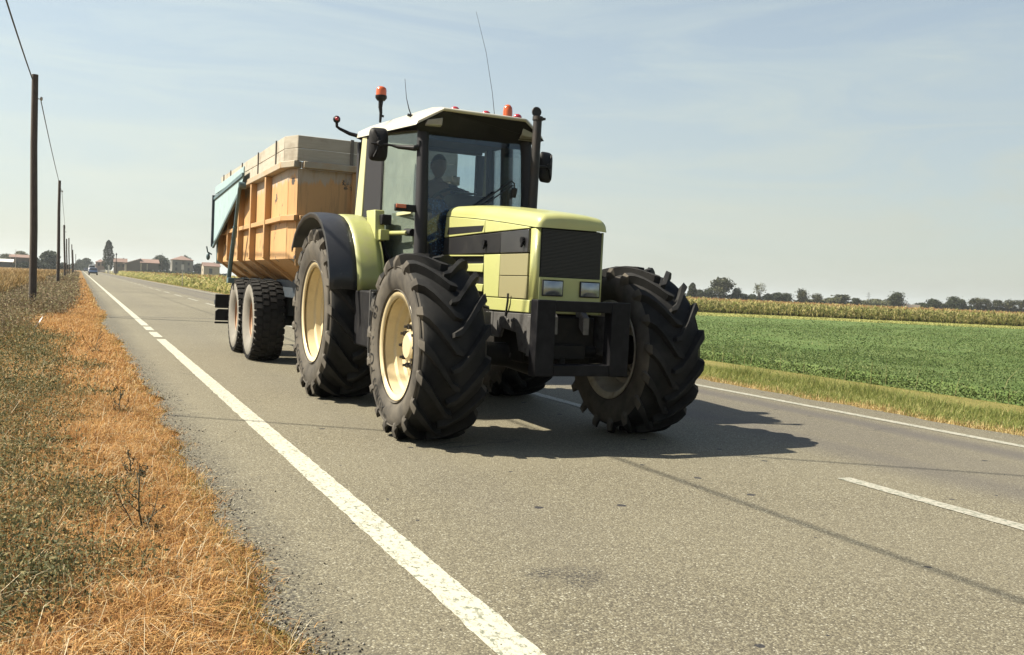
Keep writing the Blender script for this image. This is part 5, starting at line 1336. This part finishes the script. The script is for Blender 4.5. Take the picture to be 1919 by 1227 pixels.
# ------------------------------------------------------------------ vegetation
def edge_x(y):
    a = .66+.10*mnoise.fractal((y*2.2, 1., .3), 1., 2., 5)
    if 17 < y < 26: a -= .16*math.sin((y-17)/9*PI)
    if y > 30: a -= .1
    return a
EDX = np.vectorize(edge_x)
def nz2(x, y, s, o=0.):
    return np.array([mnoise.fractal((a*s, b*s, o), .8, 2., 3) for a, b in zip(x, y)])
def scatter(n, x0, x1, y0, y1, power, rng):
    """points thinning out with distance y"""
    u = rng.random(n); y = y0*(y1/y0)**(u**power) if y0 > 0 else y0+(y1-y0)*u
    return rng.uniform(x0, x1, n), y
def ground_z(x, y): return GH(x, y)
M_dry = leafmat('dry_grass', [(0, (.21, .088, .032)), (.25, (.44, .218, .074)), (.6, (.62, .345, .115)), (.90, (.72, .46, .18)), (1, (.84, .66, .38))], .7, .3, zone=.7, zscale=2.2)
M_drygr = leafmat('greening_dry_grass', [(0, (.16, .13, .03)), (.5, (.30, .23, .06)), (.85, (.42, .32, .09)), (1, (.55, .44, .18))], .7, .3)
M_weed = leafmat('olive_weeds', [(0, (.060, .066, .032)), (.35, (.130, .142, .062)), (.68, (.205, .205, .090)), (.88, (.32, .26, .11)), (1, (.50, .41, .22))], .75, .2, zone=.6, zscale=1.1)
M_brush = leafmat('brown_brush', [(0, (.14, .105, .07)), (.35, (.27, .195, .12)), (.62, (.36, .28, .15)), (.82, (.24, .26, .115)), (1, (.52, .43, .27))], .8, .15, zone=1.1, zscale=.7)
M_green = leafmat('green_grass', [(0, (.14, .18, .045)), (.45, (.24, .28, .07)), (.8, (.35, .36, .11)), (1, (.50, .46, .19))], .6, .4, zone=.6, zscale=.8)
def weedzone(x, y):
    """1 where the olive and brown weeds grow, 0 where the golden dry grass lies"""
    n = nz2(x, y, .55, 3.3)*.42+nz2(x, y, 1.9, 8.1)*.22
    e = np.interp(y, [2.2, 3.0, 3.8, 4.6, 6, 8, 12, 18, 30], [-.30, -.08, .06, .16, .20, .20, .10, -.40, -.55])
    z = (e+n*1.25-x)/.34
    band = np.exp(-((y-20.5)/2.4)**2)*1.3*np.clip((x+1.4)/.5, 0, 1)         # field entrance: short golden grass
    return np.clip(z-band*1.6, 0, 1)*.88
def left_verge():
    rng = np.random.default_rng(5)
    # golden dry grass: lying and standing blades
    parts = []; pg = []
    for n, y0, y1, wmul in ((240000, 2.2, 9, 1.), (90000, 9, 30, 2.0), (40000, 30, 120, 6.)):
        x, y = scatter(n, -1.6 if y0 < 9 else -2.4, .95, y0, y1, .9, rng)
        ex = EDX(y)+.05*nz2(x*0+1, y, 3.1, 2.); z = weedzone(x, y)
        k = (x < ex+.02+.05*rng.normal(0, 1, n)) & (rng.random(n) > z*.80); x, y, ex = x[k], y[k], ex[k]
        g = ground_z(x, y); m = len(x)
        h = rng.uniform(.035, .10, m)*np.where(ex-x < .15, .75, 1.)*(1+.5*np.clip(nz2(x, y, 2.6, 5.), -1, 1)); w = rng.uniform(.0022, .0048, m)*wmul
        lean = np.abs(rng.normal(1.15, .6, m))
        P = np.stack([x, y, g-.01+rng.uniform(0, .025, m)], 1)
        gr = (rng.random(m) < np.clip(.55-(ex-x)*2.2, .03, .6)*(nz2(x, y, .8, 6.)+.75))
        parts.append(blades(P[~gr], h[~gr], w[~gr], lean[~gr], rng)); pg.append(blades(P[gr], h[gr]*.85, w[gr], lean[gr]*.7, rng))
    V, T = join_tri(parts); tag(tri_mesh('dry_grass', V, T, M_dry), kind='stuff')
    V, T = join_tri(pg); tag(tri_mesh('yellowing_grass', V, T, M_drygr), kind='stuff')
    # long bleached straws on top
    n = 2600; x, y = scatter(n, -1.2, .7, 2.3, 14, .9, rng); k = x < EDX(y)-.03; x, y = x[k], y[k]; m = len(x)
    V, T = blades(np.stack([x, y, ground_z(x, y)+rng.uniform(.0, .06, m)], 1), rng.uniform(.06, .16, m), rng.uniform(.002, .0035, m), np.abs(rng.normal(1.5, .6, m)), rng, bend=.5)
    tag(tri_mesh('bleached_straw', V, T, leafmat('straw', [(0, (.45, .34, .17)), (1, (.72, .62, .42))], .6, .25)), kind='stuff')
    # olive weeds: upright stems with many small leaves
    parts = []
    for n, y0, y1, s in ((15000, 2.4, 9, 1.), (10000, 9, 30, 1.6), (4000, 30, 110, 3.6)):
        x, y = scatter(n, -2.0 if y0 < 9 else -3., .55, y0, y1, .9, rng); z = weedzone(x, y)
        k = rng.random(n) < z; x, y = x[k], y[k]; m = len(x); g = ground_z(x, y)
        hh = rng.uniform(.05, .17, m)*(1+.6*np.clip(nz2(x, y, 1.3, 9.), -.6, 1))
        per = 13
        u = rng.random((m, per)); sp = .04+.05*u
        px_ = (x[:, None]+rng.normal(0, 1, (m, per))*sp); py_ = (y[:, None]+rng.normal(0, 1, (m, per))*sp); pz = g[:, None]+hh[:, None]*(.08+.95*u)
        P = np.stack([px_.ravel(), py_.ravel(), pz.ravel()], 1)
        parts.append(leaves(P, rng.uniform(.004, .010, len(P))*s, rng, long=2.6))
        parts.append(blades(np.stack([x, y, g], 1), hh*1.1, np.full(m, .003)*s, np.abs(rng.normal(.2, .15, m)), rng))
    V, T = join_tri(parts); tag(tri_mesh('olive_weeds', V, T, M_weed), kind='stuff')
    # grey-brown brush by the poles
    parts = []
    for n, x0, x1, y0, y1, s, hm in ((1300, -3.2, -.30, 22.5, 34, 1.3, .36), (500, -2.2, -.75, 14, 21, 1.1, .36), (1300, -2.2, -.15, 30, 75, 2.0, .34), (1100, -2.6, -.3, 70, 260, 5., .42)):
        x, y = scatter(n, x0, x1, y0, y1, 1., rng)
        d = np.clip(nz2(x, y, .35, 1.7)+.62, 0, 1); k = rng.random(n) < d*np.clip((x1+.25-x)/.5, 0, 1); x, y = x[k], y[k]; m = len(x); g = ground_z(x, y)
        hh = hm*rng.uniform(.5, 1.15, m)*(.7+.5*d[k]); per = 42
        u = rng.random((m, per))**.8; sp = .06+.16*u
        P = np.stack([(x[:, None]+rng.normal(0, 1, (m, per))*sp).ravel(), (y[:, None]+rng.normal(0, 1, (m, per))*sp).ravel(), (g[:, None]+hh[:, None]*(.03+u)).ravel()], 1)
        parts.append(leaves(P, rng.uniform(.008, .02, len(P))*s, rng, long=2.4))
        for q in range(4): parts.append(blades(np.stack([x, y, g], 1), hh*rng.uniform(.7, 1.2, m), np.full(m, .005)*s, np.abs(rng.normal(.35, .2, m)), rng))
    V, T = join_tri(parts); tag(tri_mesh('brown_brush', V, T, M_brush), kind='stuff')
left_verge()
def weed_plant(x, y, h, label, seed, dark=True):
    """a single branching roadside weed: thin stems, short side shoots, few leaves and seed heads"""
    rn = random.Random(seed); g = gh(x, y); t = thing('weed_plant', label, 'weed', (x, y, g), 'single weeds in the dry verge')
    mb = MB(); tips = []; pts_l = []
    def stem(p, d, ln, r, lev):
        q = [Vector(p)]; dd = Vector(d).normalized(); n = 6
        for i in range(n):
            dd = (dd+Vector((rn.uniform(-.14, .14), rn.uniform(-.14, .14), .06))).normalized(); q.append(q[-1]+dd*ln/n)
        mb.tube(q, [r*(1-.7*i/n) for i in range(n+1)], 5); pts_l.extend(q[1:])
        if lev < 2:
            for i in range(1, n):
                if rn.random() < (.95 if lev == 0 else .5):
                    a = rn.uniform(0, 2*PI); stem(q[i], dd*.55+Vector((math.cos(a), math.sin(a), .25)), ln*(.42 if lev == 0 else .3)*(1-.1*i), r*.5, lev+1)
        tips.append(q[-1])
    stem((x, y, g-.01), (rn.uniform(-.12, .12), rn.uniform(-.1, .1), 1), h, .0055, 0)
    stem((x, y, g-.01), (-.6, rn.uniform(-.3, .3), .8), h*.75, .004, 1)
    stem((x, y, g-.01), (.55, rn.uniform(-.3, .3), .9), h*.6, .004, 1)
    mb.build('stem', M_wstem, t)
    rg = np.random.default_rng(seed); L = np.array([tuple(p) for p in pts_l]+[tuple(p) for p in tips]); L = L[rg.random(len(L)) < .9]; L = L+rg.normal(0, .006, L.shape)
    base = np.array([(x, y, g+.02)])+rg.normal(0, 1, (60, 3))*np.array([.06, .06, .012]); L = np.concatenate([L, base])
    sz = np.concatenate([rg.uniform(.004, .008, len(L)-60), rg.uniform(.014, .028, 60)])
    V, T = leaves(L-np.array([x, y, g]), sz, rg, long=2.2); o = tri_mesh('foliage', V, T, M_wleaf, kind=None); o.parent = t
M_wstem = mat('weed_stem', (.065, .070, .040), .7, var=.3)
M_wleaf = leafmat('weed_leaf', [(0, (.022, .026, .016)), (.6, (.05, .055, .03)), (1, (.11, .10, .06))], .7, .2)
weed_plant(.285, 4.42, .36, 'tall dark branching weed alone in the golden grass near the camera', 4)
weed_plant(.30, 5.55, .20, 'dark bushy weed in the golden grass, next behind the tall branching one', 9)
weed_plant(.22, 14.2, .40, 'bushy grey weed beside the field entrance', 33)
weed_plant(.32, 8.2, .26, 'small dark weed at the boundary of olive weeds and golden grass', 35)

# left field: dry brown crop
M_crop = leafmat('dry_crop', [(0, (.15, .095, .04)), (.35, (.29, .19, .08)), (.75, (.43, .29, .12)), (1, (.55, .42, .21))], .75, .35)
M_cropg = leafmat('green_in_crop', [(0, (.035, .05, .018)), (.6, (.08, .095, .035)), (1, (.17, .16, .07))], .75, .25)
def canopy(name, m, poly_rows, amp, s):
    mb = MB(); rows = []
    for r in poly_rows: rows.append([(x, y, z+amp*mnoise.fractal((x*s, y*s, 2.), 1., 2., 4)) for x, y, z in r])
    mb.grid(rows); return tag(mb.build(name, m, recalc=False, angle=180), kind='stuff')
def sheetmat(name, a, b_, c_, scale, bump):
    m, nt, b = newmat(name); co = _coord(nt)
    n1 = _noise(nt, co, scale, 8, .7); n2 = _noise(nt, co, scale*.06, 4, .6)
    a, b_, c_ = [tuple(v*.86 for v in q) for q in (a, b_, c_)]
    c = _mix(nt, _ramp(nt, n1, [(.35, 0.), (.65, 1.)]), a, b_); c = _mix(nt, _ramp(nt, n2, [(.4, 0.), (.7, .6)]), c, c_)
    nt.links.new(c, b.inputs['Base Color']); b.inputs['Roughness'].default_value = 1; b.inputs['Specular IOR Level'].default_value = .1
    _bump(nt, n1, 1, bump, b); return m
def left_field():
    rng = np.random.default_rng(15)
    ys = [28, 30, 33, 36, 40, 45, 52, 60, 70, 85, 100, 130, 170, 220, 280, 340]
    rows = []
    for y in ys:
        xr = -2.6 if y < 60 else -3.0
        rows.append([(x, y, .48 if x < xr-.2 else -.25) for x in (-70, -50, -38, -28, -20, -15, -11, -8.5, -6.5, -5, -4, -3.3, xr)])
    canopy('dry_crop_field', sheetmat('crop_canopy', (.17, .11, .045), (.36, .235, .10), (.28, .20, .08), 3.5, .12), rows, .12, .5)
    parts = []; pg = []
    for n, y0, y1, x0, s in ((5200, 27, 60, -9, 1.), (5200, 55, 130, -16, 2.0), (4200, 120, 330, -32, 4.5)):
        x, y = scatter(n, x0, -2.2, y0, y1, 1., rng); m = len(x); g = ground_z(x, y)
        per = 16; hh = rng.uniform(.55, .85, m)
        for q in range(per):
            gr = (rng.random(m) < .10+.25*np.clip(nz2(x, y, .12, 4.), 0, 1))
            P = np.stack([x+rng.normal(0, .12, m), y+rng.normal(0, .12, m), g+rng.uniform(.1, .7, m)*hh], 1)
            (pg if q == 99 else parts).append(blades(P[~gr], hh[~gr]*rng.uniform(.35, .6, (~gr).sum()), rng.uniform(.012, .028, (~gr).sum())*s, np.abs(rng.normal(.7, .35, (~gr).sum())), rng))
            pg.append(blades(P[gr], hh[gr]*rng.uniform(.3, .5, gr.sum()), rng.uniform(.012, .028, gr.sum())*s, np.abs(rng.normal(.7, .35, gr.sum())), rng))
    V, T = join_tri(parts); tag(tri_mesh('dry_crop', V, T, M_crop), kind='stuff')
    V, T = join_tri(pg); tag(tri_mesh('green_crop_weeds', V, T, M_cropg), kind='stuff')
left_field()

# right verge: straw at the kerb, green grass behind
def right_verge():
    rng = np.random.default_rng(25)
    pd = []; pgz = []
    for n, y0, y1, s in ((170000, 4.0, 16, 1.), (80000, 14, 60, 2.2), (16000, 55, 250, 8.)):
        x, y = scatter(n, 8.1, 14.6, y0, y1, 1., rng); g = ground_z(x, y)
        e = 8.28+.14*nz2(x*0, y, .9, 7.)
        k = (x > e-.03+.06*rng.normal(0, 1, n)) & (rng.random(n) > .45*np.clip((x-e-2.5)/.4, 0, 1)); x, y, g, e = x[k], y[k], g[k], e[k]; m = len(x)
        d = x-e; n1 = nz2(x, y, .6, 2.); stripe = np.exp(-((d-2.0-.15*n1)/.42)**2)
        dry = rng.random(m) < np.clip(1.10-d*1.25+.6*n1, .10+.22*(d > 2.6), .96)*(1-.9*stripe)
        h = np.where(dry, rng.uniform(.03, .085, m), rng.uniform(.04, .10, m)*(1+1.9*stripe*(.6+.8*np.clip(n1+.3, 0, 1))+.4*np.clip(n1, 0, 1)))
        low = np.clip((d-2.5)/.5, 0, 1); h *= 1-.66*low
        w = rng.uniform(.005, .010, m)*s; lean = np.abs(rng.normal(.45, .3, m)); P = np.stack([x, y, g-.01], 1)
        pd.append(blades(P[dry], h[dry], w[dry], lean[dry]*1.5, rng)); pgz.append(blades(P[~dry], h[~dry], w[~dry], lean[~dry], rng))
    V, T = join_tri(pd); tag(tri_mesh('straw_grass', V, T, leafmat('straw_grass', [(0, (.32, .22, .08)), (.5, (.52, .39, .16)), (1, (.68, .56, .30))], .7, .3)), kind='stuff')
    V, T = join_tri(pgz); tag(tri_mesh('green_grass', V, T, M_green), kind='stuff')
right_verge()
# alfalfa
M_alf = leafmat('alfalfa_leaf', [(0, (.066, .104, .034)), (.4, (.112, .168, .050)), (.8, (.165, .222, .072)), (1, (.26, .30, .115))], .6, .4, zone=.8, zscale=.25)
def far_edge(x): return 101-(x-9)*.36
def alf_end(x): return far_edge(x)*.60
def alfalfa():
    rng = np.random.default_rng(35)
    xs = [13.9, 14.05, 14.3, 14.7, 15.2, 16, 18.5, 22, 27, 33, 40, 50, 62, 75, 90, 110, 135, 165]
    ts = [0, .01, .03, .06, .1, .15, .2, .27, .35, .45, .55, .66, .78, .9, .985, 1]
    rows = []
    for t_ in ts:
        r = []
        for x in xs:
            y1 = alf_end(x); y0 = -25
            y = y0+(y1-y0)*t_
            r.append((x, y, -.5 if x < 13.95 or t_ in (0, 1) else -.13))
        rows.append(r)
    canopy('alfalfa_field', sheetmat('alfalfa_canopy', (.064, .104, .034), (.112, .168, .050), (.145, .18, .072), 6, .05), rows, .05, .8)
    alf_end_v = np.vectorize(alf_end); parts = []
    for n, y0, y1, x1, s, w in ((150000, 5, 20, 28, .8, 0), (150000, 12, 40, 55, 1.1, 0), (150000, 18, 80, 120, 1.7, 0)):
        y = y0+(y1-y0)*rng.random(n); x = 13.9+(x1-13.9)*rng.random(n)**1.5
        k = (y < alf_end_v(x)); x, y = x[k], y[k]; m = len(x)
        hh = -.12+.09*nz2(x, y, .5, 1.)+.05*nz2(x, y, 2.2, 4.); edge = np.clip((x-13.9)/.35, 0, 1)
        z = hh+rng.uniform(-.12, .07, m)-.30*(1-edge)*rng.random(m)
        parts.append(leaves(np.stack([x, y, z], 1), rng.uniform(.017, .036, m)*s, rng, long=1.5))
    n = 16000; y = rng.uniform(4, 40, n); z = -.5+.42*rng.random(n); x = 13.85+.25*rng.random(n); parts.append(leaves(np.stack([x, y, z], 1), rng.uniform(.02, .045, n), rng, long=1.5))
    V, T = join_tri(parts); tag(tri_mesh('alfalfa', V, T, M_alf), kind='stuff')
    # a few tall seed stalks at its edge
    n = 60; x = rng.uniform(12.2, 14.2, n); y = rng.uniform(6.5, 26, n)
    V, T = blades(np.stack([x, y, ground_z(x, y)], 1), rng.uniform(.4, .75, n), np.full(n, .008), np.abs(rng.normal(.2, .15, n)), rng)
    tag(tri_mesh('seed_stalks', V, T, leafmat('seed_stalk', [(0, (.22, .20, .08)), (1, (.36, .32, .16))], .7, .2)), kind='stuff')
alfalfa()
# maize
M_maize = leafmat('maize_leaf', [(0, (.17, .20, .06)), (.35, (.33, .36, .12)), (.65, (.54, .50, .20)), (1, (.74, .62, .32))], .65, .5)
M_tassel = leafmat('maize_tassel', [(0, (.30, .17, .075)), (.5, (.46, .28, .125)), (1, (.60, .41, .20))], .75, .4)
def maize_plants(x, y, g, rng, s=1., top=1.55):
    m = len(x); parts = []
    H = top*rng.uniform(.88, 1.06, m)
    parts.append(blades(np.stack([x, y, g], 1), H, np.full(m, .035)*s, np.abs(rng.normal(.06, .04, m)), rng))
    for q in range(9):
        f = .12+.09*q
        P = np.stack([x, y, g+H*f*rng.uniform(.9, 1.1, m)], 1)
        parts.append(blades(P, rng.uniform(.35, .6, m), rng.uniform(.05, .085, m)*s, np.abs(rng.normal(1.05, .3, m)), rng, bend=1.0))
    V, T = join_tri(parts)
    tp = []
    for q in range(3):
        P = np.stack([x, y, g+H*.93], 1); tp.append(blades(P, rng.uniform(.18, .32, m), rng.uniform(.03, .05, m)*s, np.abs(rng.normal(.35, .25, m)), rng))
    return (V, T), join_tri(tp)
def maize():
    rng = np.random.default_rng(45); L = []; Tt = []
    xs = np.arange(9.5, 175, .26)
    for r in range(7):
        x = xs+rng.normal(0, .07, len(xs)); y = np.array([far_edge(v) for v in x])+r*.75+rng.normal(0, .08, len(x)); x = x[rng.random(len(x)) > .06][:len(x)]; y = np.array([far_edge(v) for v in x])+r*.75+rng.normal(0, .08, len(x))
        a, b = maize_plants(x, y, np.full(len(x), -.5), rng, 1.5); L.append(a); Tt.append(b)
    # the block that borders the road farther on
    for r in range(6):
        y = np.arange(62, 275, .30 if r < 3 else .4); y = y+rng.normal(0, .08, len(y)); x = 9.7+r*.75+rng.normal(0, .08, len(y))+.3*np.sin(y*.05)
        a, b = maize_plants(x, y, np.full(len(x), -.12-.03*r), rng, 1.8, 1.06+.02*r); L.append(a); Tt.append(b)
    for r in range(8):
        x = np.arange(9.7, 64, .3); x = x+rng.normal(0, .08, len(x)); y = 62+r*.75+(x-9.7)*.75*0+rng.normal(0, .08, len(x)); k = y < np.array([far_edge(v) for v in x]); x, y = x[k], y[k]
        if r < 0: a, b = maize_plants(x, y, np.full(len(x), -.4), rng, 1.6); L.append(a); Tt.append(b)
    # scattered tops over the rest of the field
    n = 26000; x = rng.uniform(9.7, 330, n)**1.0; y = rng.uniform(64, 330, n)
    fe = 101-(x-9)*.36; k = (y > fe+4) & (y < 240+.0*x) & ((y > 105) | (x > 20)); x, y = x[k], y[k]; m = len(x)
    for q in range(2): Tt.append(blades(np.stack([x, y, np.full(m, .78)], 1), rng.uniform(.12, .28, m), rng.uniform(.10, .2, m), np.abs(rng.normal(.5, .3, m)), rng))
    V, T = join_tri(L); tag(tri_mesh('maize_field', V, T, M_maize), kind='stuff')
    V, T = join_tri(Tt); tag(tri_mesh('maize_tassels', V, T, M_tassel), kind='stuff')
    rows = []
    for t_ in (0, .01, .03, .08, .15, .25, .4, .6, .8, 1):
        r = []
        for x in (10.4, 12, 16, 22, 30, 42, 58, 80, 110, 150, 200, 270, 360):
            y0 = max(64. if x < 9 else 0, 101-(x-9)*.36+3.0); y1 = 250
            if x < 11: y0 = 65
            r.append((x, y0+(max(y0+5, y1)-y0)*t_, .82))
        rows.append(r)
    canopy('maize_canopy', sheetmat('maize_tops', (.30, .18, .08), (.46, .30, .13), (.42, .30, .13), 2.5, .15), rows, .10, .4)
    mbh = [[(x, alf_end(x)*.9+(far_edge(x)+1-alf_end(x)*.9)*t_, -.485) for x in (13.5, 18, 25, 40, 60, 85, 110, 140, 172)] for t_ in (0, .25, .5, .75, 1)]
    canopy('headland', sheetmat('headland_sward', (.20, .21, .06), (.34, .33, .12), (.26, .27, .08), 2.0, .05), mbh, .02, .5)
    # grass strip at the foot of the maize
    n = 40000; x = rng.uniform(14, 170, n); y = np.array([far_edge(v) for v in x])-rng.uniform(.3, 30, n); V, T = blades(np.stack([x, y, np.full(n, -.5)], 1), rng.uniform(.06, .16, n), rng.uniform(.04, .10, n), np.abs(rng.normal(.8, .3, n)), rng)
    tag(tri_mesh('headland_grass', V, T, leafmat('headland_grass', [(0, (.22, .24, .06)), (1, (.42, .39, .14))], .7, .3)), kind='stuff')
maize()
# loose chippings along the crumbling left edge of the asphalt
def chippings():
    rng = np.random.default_rng(77); n = 2200
    y = 2.2*(14/2.2)**rng.random(n); x = EDX(y)+np.abs(rng.normal(.0, .09, n))*np.where(rng.random(n) < .85, 1, 2.2)-.03
    r = rng.uniform(.002, .0065, n); P = np.stack([x, y, r*.5], 1)
    o8 = np.array([[1, 0, 0], [-1, 0, 0], [0, 1, 0], [0, -1, 0], [0, 0, 1], [0, 0, -1]], float)
    V = (P[:, None, :]+o8[None]*r[:, None, None]*rng.uniform(.6, 1.3, (n, 6, 1))).reshape(-1, 3)
    f = np.array([[0, 2, 4], [2, 1, 4], [1, 3, 4], [3, 0, 4], [2, 0, 5], [1, 2, 5], [3, 1, 5], [0, 3, 5]])
    T = (np.arange(n)*6)[:, None, None]+f[None]
    tag(tri_mesh('gravel', V, T.reshape(-1, 3), leafmat('chipping', [(0, (.04, .037, .034)), (.4, (.13, .115, .09)), (.7, (.26, .235, .18)), (1, (.46, .43, .36))], .85, 0)), kind='stuff')
chippings()
def broad_weed(x, y, r, label, seed):
    """rosette of broad leaves"""
    rg = np.random.default_rng(seed); g = gh(x, y); t = thing('broad_leaved_weed', label, 'weed', (x, y, g), 'broad-leaved weeds in the verge')
    mb = MB()
    for i in range(16):
        a = 2*PI*i/16+rg.normal(0, .2); L = r*rg.uniform(.6, 1.15); w = L*.22; up = rg.uniform(.15, .75); rows = []
        for q in range(7):
            u = q/6; c = Vector((math.cos(a)*L*u, math.sin(a)*L*u, .01+L*up*u*(1-.55*u))); sd = Vector((-math.sin(a), math.cos(a), 0))*w*(math.sin(PI*min(1, u*.93+.07))**.8+.05)
            rows.append([Vector((x, y, g))+c-sd+Vector((0, 0, w*.25)), Vector((x, y, g))+c, Vector((x, y, g))+c+sd+Vector((0, 0, w*.25))])
        mb.grid(rows)
    mb.build('rosette', M_broad, t, recalc=False, angle=180)
M_broad = leafmat('broad_leaf', [(0, (.05, .085, .035)), (.6, (.09, .13, .05)), (1, (.16, .17, .07))], .55, .3)
broad_weed(-.10, 3.72, .10, 'green broad-leaved weed at the left photo edge among dry straw', 3)
broad_weed(-.16, 6.6, .13, 'green broad-leaved rosette in the olive weeds, left of the bushy weed', 8)
broad_weed(.12, 4.05, .06, 'small green rosette just below the tall dark branching weed', 14)
# litter in the verge
mb = MB(); c = (-.62, 17.6)
rows = []
for i in range(7):
    r = []
    for j in range(7): u, v = i/6-.5, j/6-.5; r.append((c[0]+u*.12+.02*mnoise.noise((u*5, v*5, 1)), c[1]+v*.12, gh(*c)+.06+.22*(i/6)+.05*mnoise.noise((u*7, v*9, 4))))
    rows.append(r)
mb.grid(rows); o = mb.build('plastic_bag', M_white, thick=.002, angle=80); tag(o, 'crumpled white plastic litter caught in the weeds by the field entrance', 'litter')
